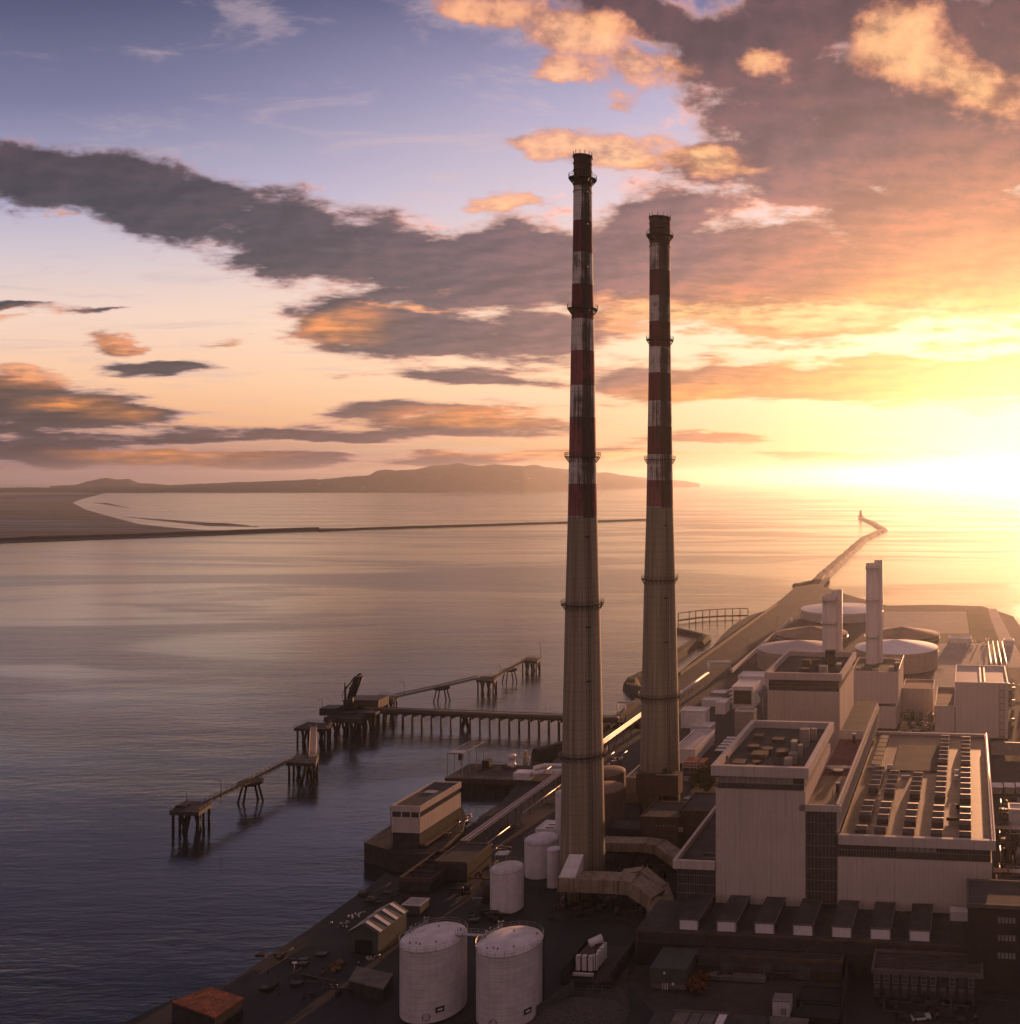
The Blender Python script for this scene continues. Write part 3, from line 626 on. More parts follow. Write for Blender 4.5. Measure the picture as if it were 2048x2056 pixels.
# ================================================================== plant buildings
def root_at(name,label,cat,P,group=None):
    return thing(name,label,cat,P,-ALPHA,group)
def width_to(P,px1):
    u1=(px1-CX)/F; return (u1*P.y-P.x)/(CA+u1*SA)
def depth_to(P,ztop,back_py): return (YAT(back_py,ztop)-P.y)/CA
def parapet(mb,w,d,z0,z1,out=.35,th=.5):
    mb.box(-out,w+out,-out,-out+th,z0,z1); mb.box(-out,w+out,d+out-th,d+out,z0,z1)
    mb.box(-out,-out+th,-out+th,d+out-th,z0,z1); mb.box(w+out-th,w+out,-out+th,d+out-th,z0,z1); return mb
def fins(mb,x0,x1,y,z0,z1,step,dep=.12,wd=.12):
    k=x0
    while k<=x1+.01: mb.box(k-wd/2,k+wd/2,y-dep,y,z0,z1); k+=step
    return mb
def building(name,label,P,w,d,zt,wallm,roofm,par=(1.4,.35),parm=None,cat='building',group=None,roofdrop=1.0,z0=None):
    """P: front left corner at ground; zt above P"""
    root=root_at(name,label,cat,P,group)
    MB().box(0,w,0,d,0 if z0 is None else z0,zt-par[0]).build('wall',wallm,root)
    MB().box(.17,w-.17,.17,d-.17,zt-par[0]+.002,zt-roofdrop).build('roof',roofm,root)
    if par[0]: parapet(MB(),w,d,zt-par[0],zt,par[1]).build('parapet',parm or M['parapet'],root)
    return root
def vents(root,items,zt,m_,name='roof_vent'):
    for (x,y,sx,sy,h,kind) in items:
        b=MB()
        if kind=='box': b.box(x,x+sx,y,y+sy,zt,zt+h)
        elif kind=='cyl': b.lathe([(sx,zt),(sx,zt+h*.8),(sx*1.5,zt+h*.82),(sx*1.5,zt+h)],12,x,y)
        elif kind=='pole': b.tube((x,y,zt),(x,y,zt+h),.12,5)
        elif kind=='louv':
            for k in range(4): b.box(x,x+sx,y+k*sy/4,y+k*sy/4+sy/6,zt,zt+h)
            b.box(x+.1,x+sx-.1,y+.05,y+sy-.15,zt,zt+h*.9)
        b.build(name,m_,root)

# front line reference: the cladding starts at the deck of the low tier
P1=W(1437,1811.6,12.3); P1.z=GZ
def frontline(px):   # point on the main front line that projects at px
    wd=width_to(P1,px); return P1+Vector((CA*wd,-SA*wd,0))
# --- boiler house 1
w1=width_to(P1,1617); z1=ZAT(1534.6,P1.y)-GZ; d1=depth_to(P1,z1+GZ,1447)
b1=root_at('boiler_house','tall pale clad boiler house with cluttered flat roof, beside the turbine hall','building',P1)
zc=ZAT(1583,P1.y)-GZ; zp=ZAT(1555,P1.y)-GZ; zm=ZAT(1571,P1.y)-GZ
MB().box(0,w1,0,d1,0,zc).build('wall',M['clad'],b1)
MB().box(.4,w1-.4,.4,d1-.4,zc,zm).build('window_band',M['glaz'],b1)
fm=MB(); fins(fm,.5,w1-.4,.4,zc,zm,.62,.15,.1); fm.box(.4,w1-.4,.22,.4,zm-.12,zm)
fm.build('window_mullions',M['mull'],b1)
MB().box(.3,w1-.3,.3,d1-.3,zm,zp).build('upper_panels',M['paleglaz'],b1)
fm=MB(); fins(fm,.9,w1-3.4,.3,zm+.05,zp,1.35,.12,.12); fm.build('panel_joints',M['mull'],b1)
MB().box(w1-3.2,w1-.5,.18,.3,zm+.2,zp).build('corner_window',M['glaz'],b1)
parapet(MB(),w1,d1,zp,z1,1.0,1.3).build('parapet',M['parapet'],b1)
MB().box(.3,w1-.3,.3,d1-.3,zp+.002,zp+.6).build('roof',M['roof'],b1)
zr1=zp+.6
random.seed(21)
vents(b1,[(2.0,2.5,.5,.5,3.4,'box'),(3.0,4.5,3.2,3.6,1.1,'box'),(8.5,2.2,1.0,1,1.3,'cyl'),(8.9,7,.8,1,1.0,'cyl'),(6.2,12,4.2,4,1.2,'box'),(12.5,15,3.4,3.2,1.2,'box'),
 (9.5,18.5,1.1,1,1.2,'cyl'),(11.2,7,.2,.2,3,'pole'),(13,5,.2,.2,2.6,'pole'),(14.2,5.4,.2,.2,2.6,'pole'),(15.6,5.2,.2,.2,2.4,'pole'),(14.5,24,3,3.5,1.4,'box'),(9,27,3.2,3,1.2,'box'),(3.4,20,3,2.6,1.0,'box'),(3,30,2.6,3,1.3,'box')],zr1,M['brown'])
vents(b1,[(16.8,4.0,2.0,2.6,2.6,'louv'),(17.2,8.2,2.1,2.6,2.8,'louv'),(17.0,13.0,1.4,2.4,4.6,'box'),(18.7,13.4,1.2,1.6,3.6,'box'),(17.4,24,2.6,2.2,5.0,'louv'),(16.4,30,2.0,2.2,3.2,'box'),(19.5,31,1.4,1.2,3.4,'box'),(19.4,6.6,.25,.25,4,'pole'),(20.2,16.6,.25,.25,4,'pole')],zr1,M['steel'],'roof_exhaust')
# --- spine building (between boiler houses and turbine hall)
P3=frontline(1617.5)+Vector((SA*.6,CA*.6,0)); w3=width_to(P3,1681); z3=ZAT(1614,P3.y)-GZ
b3=root_at('link_building','dark glazed link building squeezed between the boiler house and the turbine hall','building',P3)
D3=depth_to(P3,z3+GZ,1413); ds=depth_to(P3,z3+GZ-1.2,1484)
zb=ZAT(1627,P3.y)-GZ
MB().box(0.02,w3,0,D3,0,zb).build('wall',M['glaz'],b3)
fm=MB(); fins(fm,.3,w3,0,9,zb-.3,.95,.14,.12)
for z in [9+k*2.9 for k in range(9)]:
    if z<zb: fm.box(.02,w3,-.22,-.001,z,z+.16)
fm.build('curtain_wall_frames',M['mull'],b3)
fm=MB(); fm.box(-1.6,w3+1.0,-.6,0,zb,z3); fm.box(w3-.3,w3+.35,0,D3,zb-5.4,z3+.2); fm.box(.02,w3-.3,D3,D3+.4,zb,z3+.2); fm.build('parapet',M['parapet'],b3)
MB().box(.02,w3-.32,.02,26,zb+.002,zb+.7).build('roof',M['roof_t'],b3)
MB().box(.02,w3-.32,26.02,ds,zb+.004,zb+.5).build('rear_roof',M['roof_red'],b3)
MB().box(.03,w3-.32,33,35,zb+.51,zb+.9).build('roof_upstand',M['parapet'],b3)
st=MB().box(.03,w3-.32,ds+.01,D3-.02,zb+.004,z3+1.0); st.build('raised_roof',M['roof'],b3)
MB().box(.0,w3-.31,ds-.3,ds,zb+.51,z3+1.8).build('raised_roof_upstand',M['parapet'],b3)
fm=MB()
for k in range(0,44):
    y=1.5+k*2.4; fm.tube((w3+.37,y,zb-4.9),(w3+.37,y,z3-.3),.13,5)
fm.beam((w3+.6,0,z3-.6),(w3+.6,D3,z3-.6),.3,.3); fm.beam((w3+.55,0,z3-1.7),(w3+.55,D3,z3-1.7),.2,.25)
fm.build('wall_ribs',M['steel'],b3)
vents(b3,[(6.2,3,.3,.3,2.2,'pole'),(5.6,8,.3,.3,2.4,'pole'),(4.4,28,1,1,1.4,'cyl'),(1.5,30,2,2,.8,'box'),(6.3,13,.5,.5,2.6,'cyl'),(5.8,38,.3,.3,2,'pole'),(5,60,.5,.5,3,'cyl')],zb+.5,M['steel'])
# --- turbine hall
P4=frontline(1681.5); w4=width_to(P4,1992); z4=ZAT(1674,P4.y)-GZ; d4=depth_to(P4,z4+GZ,1468.5)
b4=root_at('turbine_hall','wide pale turbine hall with rows of roof lights on its sunlit flat roof','building',P4)
zc4=ZAT(1720,P4.y)-GZ; zp4=ZAT(1693,P4.y)-GZ
MB().box(.02,w4,0,d4,0,zc4).build('wall',M['clad'],b4)
MB().box(.05,w4-.3,.35,d4-.3,zc4,zp4).build('window_band',M['glaz'],b4)
fm=MB(); fins(fm,.4,w4-.3,.35,zc4,zp4,.72,.16,.1); fm.box(.05,w4-.3,.16,.35,(zc4+zp4)/2,(zc4+zp4)/2+.14); fm.build('window_mullions',M['mull'],b4)
fm=MB()
for k in range(7): fm.box(w4*.385+k*1.45,w4*.385+k*1.45+1.2,.12,.3,(zc4+zp4)/2+.3,zp4-.1)
fm.build('pale_panels',M['paleglaz'],b4)
mb=MB(); mb.box(.36,w4+.9,-.8,.4,zp4,z4); mb.box(w4-.2,w4+.9,.4,d4+.5,zp4,z4); mb.box(.36,w4-.2,d4-.2,d4+.5,zp4,z4); mb.build('parapet',M['parapet'],b4)
MB().box(.36,w4-.22,.42,d4-.22,zp4+.002,z4-.9).build('roof',M['roof_t'],b4)
fm=MB(); fm.tube((w4+.4,-.6,z4+.45),(w4+.4,d4,z4+.45),.16,6)
for k in range(20): fm.tube((w4+.4,k*d4/19,z4),(w4+.4,k*d4/19,z4+.45),.08,4)
fm.build('sunlit_edge_line',M['pipe'],b4)  # pale metal line on posts, added as the sunlit edge of the right parapet
zr4=z4-.9
def lx(px,py):  # local x,y on the roof of the hall
    q_=local(b4,W(px,py,zr4+GZ)); return q_.x,q_.y
cols={5:1938,4:1882,3:1826,2:1769,1:1731}
segs={5:[(0.8,4.4),(8,22.5),(28,57.5),(60,92)],4:[(1.2,5),(9,23),(29,58),(61,93)],3:[(1.5,5.2),(9,24),(30,51)],2:[(2,5.5),(10,24.5),(31,52)],1:[(2,6),(12,25),(34,56)]}
def wedge(b,x0,x1,y0,y1,z,h):
    b.add([(x0,y0,z),(x1,y0,z),(x1,y1,z),(x0,y1,z),(x0,(y0+y1)/2,z+h),(x1,(y0+y1)/2,z+h)],[(0,3,2,1),(0,1,5,4),(2,3,4,5),(1,2,5),(3,0,4)])
M['rl']=mat('roof_light_glass',(.085,.065,.055),.45,var=.3,scale=1.0)
for c,px in cols.items():
    x0,_=lx(px,1668)
    for (a,b) in segs[c]:
        n_=max(1,round((b-a)/4.6)); 
        for k in range(n_):
            ya=a+k*(b-a)/n_; o=MB(); o.box(x0-1.5,x0+1.5,ya,ya+(b-a)/n_-.5,zr4,zr4+1.35); wedge(o,x0-1.45,x0+1.45,ya+.05,ya+(b-a)/n_-.55,zr4+1.351,.5)
            o.build('roof_light',M['rl'],b4)
x2,_=lx(1745,1500)
for k in range(7):
    o=MB(); ya=58+k*4.9; o.box(x2+3,x2+5.8,ya,ya+4.2,zr4,zr4+1.0); o.build('roof_light',M['rl'],b4)
vents(b4,[(x2+10,55,14,28,.35,'box')],zr4,M['roof'],'raised_roof')
vents(b4,[(x2+2,57,2.2,1,.5,'box'),(x2+8,57,1.8,1.2,1.2,'box'),(x2+13,49,2.6,.6,.6,'box'),(x2+29,48,1,1,1.4,'box'),(x2+29,54,1.2,.8,1.2,'box')],zr4,M['white'])
vents(b4,[(30,24,.6,.6,1.2,'cyl'),(24.5,31,.5,.5,1.1,'cyl'),(33,18.5,.5,.5,1,'cyl'),(31.7,18.5,.5,.5,1,'cyl')],zr4,M['dark'])
mb=MB(); mb.beam((27,14,zr4+.6),(32,14,zr4+.6),.5,.8); mb.build('roof_duct',M['brown'],b4)
# --- low annex left of boiler house 1
P2=frontline(1360); w2=width_to(P2,1437); z2=ZAT(1724,P2.y)-GZ; d2=depth_to(P2,z2+GZ,1610)
b2=root_at('annex_building','lower dark glazed annex with pale parapet, left of the front boiler house','building',P2)
zb2=ZAT(1741,P2.y)-GZ
MB().box(0,w2-.03,0,d2,0,zb2).build('wall',M['glaz'],b2)
fm=MB(); fins(fm,.1,w2-.1,0,8,zb2,.62,.12,.09)
for k in range(4): fm.box(0,w2-.1,-.2,-.001,8+k*2.3,8.14+k*2.3)
fm.build('curtain_wall_frames',M['mull'],b2)
mb=MB(); mb.box(-.9,w2-.04,-1,-.2,zb2,z2); mb.box(-.9,-.1,-.2,d2,zb2,z2); mb.box(-.1,w2-.04,d2-.5,d2,zb2,z2); mb.build('parapet',M['parapet'],b2)
MB().box(-.08,w2-.04,-.18,d2-.52,zb2+.002,zb2+.8).build('roof',M['roof'],b2)
vents(b2,[(5.5,6,3.4,1.4,.5,'box'),(5.2,3,4.2,1.6,.4,'box')],zb2+.8,M['green'])
# --- boiler house 2
Y5=YAT(1349,z1+GZ); P5=WY(1541,Y5); w5=width_to(P5,1686); d5=depth_to(P5,z1+GZ,1307)
b5=root_at('boiler_house','second tall boiler house farther back, washed orange, below the shorter slim stack','building',P5)
s5=P5.y/F
zc5=z1-(1386-1349)*s5; zp5=z1-(1363-1349)*s5
MB().box(0,w5,0,d5,0,zc5).build('wall',M['clad'],b5)
MB().box(.4,w5-.3,.4,d5-.4,zc5,zp5).build('window_band',M['glaz'],b5)
fm=MB(); fins(fm,.5,w5-.4,.4,zc5,zp5,.8,.15,.12)
for k in (1,2): fm.box(.4,w5-.3,.2,.4,zc5+k*(zp5-zc5)/3,zc5+k*(zp5-zc5)/3+.15)
fm.build('window_mullions',M['mull'],b5)
parapet(MB(),w5,d5,zp5,z1,1.0,1.2).build('parapet',M['parapet'],b5)
MB().box(.3,w5-.3,.3,d5-.3,zp5+.002,zp5+.5).build('roof',M['roof'],b5)
vents(b5,[(9.5,22,3,3,2.5,'box'),(14,20,3,3,3,'box'),(10,10,4,3,1.5,'box'),(16,12,2,2,2.5,'box'),(19,30,3,2.6,2,'box')],zp5+.5,M['brown'])
vents(b5,[(18.2,24,3.8,3.8,6,'louv')],zp5+.5,M['dark'],'roof_exhaust'); vents(b5,[(18.6,5,3.2,3.2,3.6,'louv'),(16,28,.3,.3,3,'pole'),(23,20,2,4,1.5,'box')],zp5+.5,M['steel'],'roof_exhaust')
# --- modern white block with stack
P6=WY(1708,450); w6=width_to(P6,1804); z6=ZAT(1347,450)-GZ; d6=depth_to(P6,z6+GZ,1319)
b6=building('generator_building','large white block under the tall twin stack, right of the rear boiler house',P6,w6,d6,z6,M['clad_new'],M['roof'],par=(1.0,.2),roofdrop=.8,parm=M['clad_new'])
vents(b6,[(2,3,2,2,1.8,'box'),(18,5,2,3,2,'box'),(20,14,2.5,4,2.2,'louv'),(19,24,3,2,1.8,'box'),(10,3,3,2,1.2,'box')],z6-.8,M['steel'])
fm=MB(); 
for y in range(0,int(d6),3): fm.tube((w6+.2,y,z6),(w6+.2,y,z6+1.3),.1,4)
fm.tube((w6+.2,0,z6+1.3),(w6+.2,d6,z6+1.3),.1,4); fm.build('roof_railing',M['steel'],b6)
P6b=WY(1757,440); wb=width_to(P6b,1800)
bb=building('low_extension','low white extension at the foot of the large white block',P6b,wb,8,ZAT(1418,440)-GZ,M['clad_new'],M['roof'],par=(.6,.1),roofdrop=.5,parm=M['clad_new'])
P7=WY(1918,425); w7=width_to(P7,2024); z7=ZAT(1369,425)-GZ; d7=depth_to(P7,z7+GZ,1335)
b7=building('engine_hall','tall white hall with a stepped lower wing, beyond the turbine hall roof on the right',P7,w7,d7,z7,M['clad_new'],M['roof_p'],par=(1.2,.15),roofdrop=.7,parm=M['clad_new'])
mb=MB(); mb.box(w7*.47,w7*.5,2,d7-4,z7-.69,z7-.1); mb.box(w7*.55,w7*.58,2,d7-4,z7-.69,z7-.1); mb.build('roof_rails',M['pipe'],b7)
mb=MB()
for k in range(8): mb.box(w7*.84,w7*.93,-1.1,-.01,1+k*2.9,1.15+k*2.9); mb.beam((w7*.84,-.9,1+k*2.9),(w7*.93,-.9,3.6+k*2.9),.25,.12)
for x in (.84,.93): mb.tube((w7*x,-1.0,0),(w7*x,-1.0,z7),.1,4)
mb.build('fire_escape',M['steel'],b7)
P7b=WY(1877,425.5); w7b=width_to(P7b,1918)-.3; z7b=ZAT(1417,425)-GZ
building('engine_hall_wing','lower white wing with brown roof on the left of the tall white hall',P7b,w7b,depth_to(P7b,z7b+GZ,1378),z7b,M['clad_new'],M['browntank'],par=(1.0,.15),roofdrop=.7,parm=M['clad_new'])
P7c=WY(1812,470); building('pump_hall','long low brown roofed building between the white block and the tall white hall',P7c,width_to(P7c,1874),22,12,M['clad_new'],M['browntank'],par=(.5,.1),roofdrop=.4)
# twin stacks
def stack(label,px,Y,pyt,pxr,pyr,r1,r2):
    base=WY(px,Y,GZ); root=thing('twin_stack',label,'chimney',base,0,'slim white twin stacks')
    h=ZAT(pyt,Y)-GZ; MB().lathe([(r1,0),(r1,h),(r1-.4,h+.05),(r1-.45,h-1.5)],32,cap=False).build('flue',M['clad_new'],root)
    dx=(pxr-px)*Y/F; h2=ZAT(pyr,Y+r1)-GZ; MB().lathe([(r2,0),(r2,h2),(r2-.4,h2+.05),(r2-.45,h2-1.5)],32,dx,r1*1.1,cap=False).build('flue',M['clad_new'],root)
    fm=MB()
    for z in (h-2.5,h*.75,h*.5): fm.lathe([(r1,z),(r1+.9,z),(r1+.9,z+.2),(r1,z+.2)],32,sm=False,cap=False); fm.ring(r1+.85,z+1.2,.06)
    fm.build('gallery',M['steel'],root)
stack('tallest slim white twin stack rising from the large white block',1750.5,472,1131,1764,1125,2.9,2.2)
stack('shorter slim white twin stack behind the rear boiler house',1665,478,1195,1679,1185,3.5,3.0)

# ================================================================== low tier in front, monitors
tier_top=12.3-GZ
PT=frontline(1323); PT=PT-Vector((SA*0,CA*0,0))
Yf=YAT(1866,12.3); dT=(PT.y-Yf)/CA; Pt=PT-Vector((SA*dT,CA*dT,0)); Pt=Vector((Pt.x,Pt.y,GZ)); wT=width_to(Pt,1945)
bt=root_at('workshop_range','long low dark roofed range with raised white-fronted bays before the big halls','building',Pt)
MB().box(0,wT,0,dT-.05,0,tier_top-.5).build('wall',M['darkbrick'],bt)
MB().box(-.1,wT+.1,-.1,dT-.05,tier_top-.49,tier_top-.05).build('roof',M['roof'],bt)
fm=MB(); fm.box(-.15,wT+.15,-.35,-.11,tier_top-.55,tier_top+.1); fins(fm,.2,wT,-.0,tier_top-3.2,tier_top-.55,.55,.12,.1)
for k in range(9): fm.box(k*8.2,k*8.2+.3,-.3,-.001,tier_top-3.4,tier_top-.55)
fm.build('facade_frames',M['brown'],bt)
MB().box(.1,wT-.1,-.06,-.001,tier_top-3.1,tier_top-.6).build('window_band',M['glaz'],bt)
for k,(a,b) in enumerate([(1362,1403),(1438,1479.5),(1514,1555.5),(1591,1633),(1669,1711),(1746.5,1789),(1825,1868)]):
    pya=1848+k*3.6
    x0=local(bt,W(a,pya+19,12.3)).x; x1=local(bt,W(b,pya+19,12.3)).x; hgt_=2.6
    pr=[(x0,tier_top),(x1,tier_top),(x1,tier_top+hgt_),(x0,tier_top+hgt_)]
    mo=MB().box(x0,x1,1.2,dT-1.0,tier_top-.04,tier_top+hgt_-.12).build('roof_bay',M['roof'],bt)
    MB().box(x0+.25,x1-.25,1.08,1.19,tier_top,tier_top+hgt_-.35).build('white_front',M['white'],mo)
    f2=MB(); f2.box(x0-.1,x0+.24,1.0,1.19,tier_top,tier_top+hgt_); f2.box(x1-.24,x1+.1,1.0,1.19,tier_top,tier_top+hgt_); f2.box(x0+.24,x1-.24,1.0,1.19,tier_top+hgt_-.34,tier_top+hgt_)
    f2.box(x1+.001,x1+.2,1.2,dT-1.0,tier_top+hgt_-.25,tier_top+hgt_+.05); f2.build('bay_frame',M['conc'],mo)
hx=local(bt,W(1907,1847,12.3)); MB().box(hx.x,hx.x+4.6,dT-4.0,dT-1.2,tier_top-.03,tier_top+2.2).build('white_hut',M['white'],bt)
# second tier, right in front of it: long brick building
Pg=W(1398,1955,GZ); wg=width_to(Pg,1690); zg=ZAT(1914,Pg.y)-GZ; dg=max(3,(local(bt,Pg).y*-1)-.4)
bg_=building('store_building','long low brown brick store with a dark flat roof facing the worn yard',Pg,wg,dg,zg,M['brick'],M['roof'],par=(.8,.2),parm=M['brown'],roofdrop=.4)
fm=MB(); fins(fm,.3,wg-.2,0,zg-2.6,zg-.9,.5,.1,.08); fm.build('window_bars',M['mull'],bg_)
MB().box(.2,wg-.2,-.05,-.001,zg-2.7,zg-.85).build('window_band',M['glaz'],bg_)
for k in range(3): MB().box(6+k*9,9+k*9,-.08,-.001,0,2.9).build('roller_door',M['green'],bg_)
MB().box(3.5,17,-2.4,-.1,0,.9).build('loading_dock',M['conc'],bg_)
# brick office with sash windows
Po=W(1752,2004,GZ); wo=width_to(Po,1972); zo=ZAT(1944,Po.y)-GZ; do=local(bt,Po).y*-1-.5
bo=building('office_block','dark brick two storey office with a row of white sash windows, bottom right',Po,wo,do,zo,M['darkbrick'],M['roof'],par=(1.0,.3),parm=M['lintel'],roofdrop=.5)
u0=local(bo,W(1757.5,1958,GZ)).x
for k in range(11):
    x=1.0+k*(wo-2.2)/10.6
    up=k not in (9,)
    wn=MB().box(x-.62,x+.62,-.02,-.001,zo-3.1,zo-1.15).build('window',M['glaz'],bo)
    fr=MB()
    if k not in (7,9):
        for xx in (-.66,.58): fr.box(x+xx,x+xx+.1,-.1,-.021,zo-3.1,zo-1.15)
        for z_ in (zo-3.15,zo-2.15,zo-1.2): fr.box(x-.66,x+.68,-.1,-.021,z_,z_+.1)
        fr.build('frame',M['winframe'],wn)
    MB().box(x-.65,x+.65,-.06,-.001,zo-4.4,zo-3.5).build('spandrel_panel',M['lintel'],bo)
    MB().box(x-.62,x+.62,-.03,-.001,zo-6.4,zo-4.45).build('window',M['glaz'],bo)
mb=MB()
for k in range(4): mb.box(0,wo,2+k*2.2,2.25+k*2.2,zo-.49,zo-.2)
mb.build('roof_joints',M['brown'],bo)
# dark control block at far lower right
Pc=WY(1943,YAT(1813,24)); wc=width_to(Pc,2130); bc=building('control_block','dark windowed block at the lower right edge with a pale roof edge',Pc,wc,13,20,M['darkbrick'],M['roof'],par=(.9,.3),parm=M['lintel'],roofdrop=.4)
for rz in (15.8,11.8,7.8):
    for k in range(5):
        x=local(bc,WY(2006+k*7.4,Pc.y)).x; MB().box(x-.28,x+.28,-.04,-.001,rz,rz+1.3).build('window',M['winframe'],bc)
Pd=frontline(1941.5); MB2=root_at('dark_recess_block','black block standing for the dark recess at the right end of the turbine hall','building',Pd+Vector((-SA*2.2,-CA*2.2,0)))  # solid black block put where a recess lies in shade
wd_=width_to(Pd,1993); MB().box(0,wd_,0,2.1,0,ZAT(1769,Pd.y)-GZ).build('wall',M['dark'],MB2); MB().box(-.1,wd_+.1,-.1,2.15,ZAT(1769,Pd.y)-GZ,ZAT(1769,Pd.y)-GZ+.3).build('roof',M['dark'],MB2)

# ================================================================== jetties in the bay
JZ=8.3
def corners(pts,z): return [W(px,py,z) for px,py in pts]
def platform(name,label,cat,pts,z,npile,group=None,rail=True,thick=1.3,deckm=None,splay=True):
    ws=corners(pts,z); c=sum(ws,Vector())/len(ws); root=thing(name,label,cat,(c.x,c.y,0),0,group)
    lp=[(p.x-c.x,p.y-c.y) for p in ws]
    MB().prism(lp,z-thick,z).build('deck',deckm or M['deck'],root)
    # piles on a small grid inside the quad
    q=lp[:4] if len(lp)>=4 else lp+[lp[-1]]
    nu,nv=npile
    for i in range(nu):
        for j in range(nv):
            u=.07+.86*i/max(1,nu-1); v=.1+.8*j/max(1,nv-1)
            x=(q[0][0]*(1-u)+q[1][0]*u)*(1-v)+(q[3][0]*(1-u)+q[2][0]*u)*v; y=(q[0][1]*(1-u)+q[1][1]*u)*(1-v)+(q[3][1]*(1-u)+q[2][1]*u)*v
            m_=MB()
            rk=splay and 0<i<nu-1
            dx=(1.6 if (i+j)%2 else -1.6) if rk else 0
            m_.tube((x,y,z-thick+.01),(x+dx,y+(dx*.5),-3),.42 if not rk else .5,7); m_.build('pile',M['pile'],root)
    if rail:
        r_=MB(); n_=len(lp)
        for k in range(n_):
            a=Vector((*lp[k],z)); b=Vector((*lp[(k+1)%n_],z)); m=max(2,int((b-a).length/2.5))
            for zz in (.6,1.15): r_.tube(a+Vector((0,0,zz)),b+Vector((0,0,zz)),.05,4)
            for j in range(m+1): p=a.lerp(b,j/m); r_.tube(p,p+Vector((0,0,1.15)),.05,4)
        r_.build('railing',M['dark'],root)
    return root,c,lp
def mast(root,p,h,arm=1.6):
    m_=MB(); m_.tube(p,Vector(p)+Vector((0,0,h)),.12,5); m_.tube(Vector(p)+Vector((0,0,h)),Vector(p)+Vector((-arm,0,h+.2)),.09,4); l=m_.build('light_mast',M['dark'],root)
    MB().box(p[0]-arm-.7,p[0]-arm+.2,p[1]-.25,p[1]+.25,p[2]+h+.05,p[2]+h+.3).build('lamp_head',M['steel'],l)
G6='mooring platforms strung along the jetty'
D3,c,_=platform('mooring_platform','nearest mooring platform of the line, lowest left in the water, with a lamp mast','mooring platform',[(340,1629),(399,1631),(426,1612),(374,1607)],JZ,(4,3),G6)
mast(D3,(9,1.5,JZ),8.5); b_=MB(); b_.box(-5,-1.5,-1,2,JZ+.01,JZ+.6); b_.tube((-4,3,JZ),(-4,3,JZ+4.2),.1,5); b_.build('mooring_hooks',M['dark'],D3)
D2,c,_=platform('mooring_platform','mooring platform where the ramped gangway comes down from the berth','mooring platform',[(574,1531),(634,1533),(640,1517),(598,1514)],JZ,(4,3),G6)
D1,c,_=platform('mooring_platform','wide mooring platform on dense piles just above the ramped gangway','mooring platform',[(590,1462),(655,1464),(668,1453),(618,1449)],JZ,(7,3),G6)
D4,c,_=platform('mooring_platform','mooring platform right behind the loading arm and brown hut','mooring platform',[(742,1405),(788,1407),(800,1397),(760,1394)],JZ,(6,3),G6,thick=1.6)
mast(D4,(8,4,JZ),7)
D5,c,_=platform('mooring_platform','second farthest mooring platform along the walkway','mooring platform',[(956,1365),(992,1367),(1000,1359),(966,1357)],JZ,(6,2),G6)
mast(D5,(6,3,JZ),6.5)
D6,c,_=platform('mooring_platform','farthest mooring platform at the tip of the walkway, with a thin mast','mooring platform',[(1046,1326),(1078,1328),(1087,1321),(1058,1319)],JZ,(6,2),G6)
mast(D6,(5,2,JZ),9)
HB,c,hlp=platform('berth_platform','dark berth platform carrying the loading arm where the pipe jetty ends','mooring platform',[(650,1441),(726,1444),(752,1425),(694,1421)],JZ,(8,3),None,thick=2.2)
b_=MB(); b_.box(-13,-5,-4,3,JZ+.01,JZ+3.4); b_.build('control_cabin',M['dark'],HB)
MB().box(8,14,-5,-1,JZ+.01,JZ+1.6).build('valve_manifold',M['dark'],HB); MB().box(-3,3,-4,-1,JZ+.01,JZ+1.2).build('valve_manifold',M['dark'],HB); mast(HB,(-15,2,JZ),6)
p0=W(716,1412,JZ+.0)
hut=thing('hut','low brown hut between the loading arm and the mooring platform behind it','hut',W(716,1428,JZ)); hut.location.z=JZ; 
hp=W(733,1420,JZ); hut.location=hp
MB().box(-9,8,-3,7,0,3.8).build('wall',M['brown'],hut); MB().box(-9.4,8.4,-3.4,7.4,3.801,4.2).build('roof',M['dark'],hut)
bp_,c,_=platform('access_platform','small deck under the brown hut','mooring platform',[(700,1428),(752,1432),(765,1412),(722,1408)],JZ-.02,(5,2),None,rail=False)
# loading arm
lp_=W(703,1426,JZ); la=thing('loading_arm','black raked marine loading arm standing on the berth','crane',lp_)
k_=lp_.y/F
def ap(px,py,dy=0): return Vector(((px-703)*k_,dy,(1426-py)*k_))
b_=MB(); b_.tube(ap(703,1427),ap(704,1398),1.5,8,1.2); b_.box(-3,3,-2,2,0,1.6); b_.build('pedestal',M['dark'],la)
for i,(dy) in enumerate((-1.4,0,1.6)):
    b_=MB(); b_.tube(ap(702+i*2,1400,dy),ap(717+i*3,1357+i*2,dy),.55,6); b_.tube(ap(705+i*2,1400,dy),ap(720+i*2,1358,dy),.3,5)
    for k in range(8): a=ap(702+i*2,1400,dy).lerp(ap(717+i*3,1357+i*2,dy),k/8); c2=ap(705+i*2,1400,dy).lerp(ap(720+i*2,1358,dy),(k+1)/8); b_.tube(a,c2,.16,4)
    b_.build('boom',M['dark'],la)
b_=MB(); b_.tube(ap(717,1357),ap(725,1351),.5,5); b_.tube(ap(725,1352,.5),ap(712,1396,.5),.18,4); b_.tube(ap(714,1359,-1),ap(694,1386,-1),.35,5); b_.tube(ap(694,1386,-1),ap(697,1377,-1),.4,5); b_.tube(ap(712,1364,1),ap(699,1384,1),.3,5); b_.path([ap(692,1384),ap(688,1393),ap(688,1400)],.14,4); b_.build('outboard_arm',M['dark'],la)
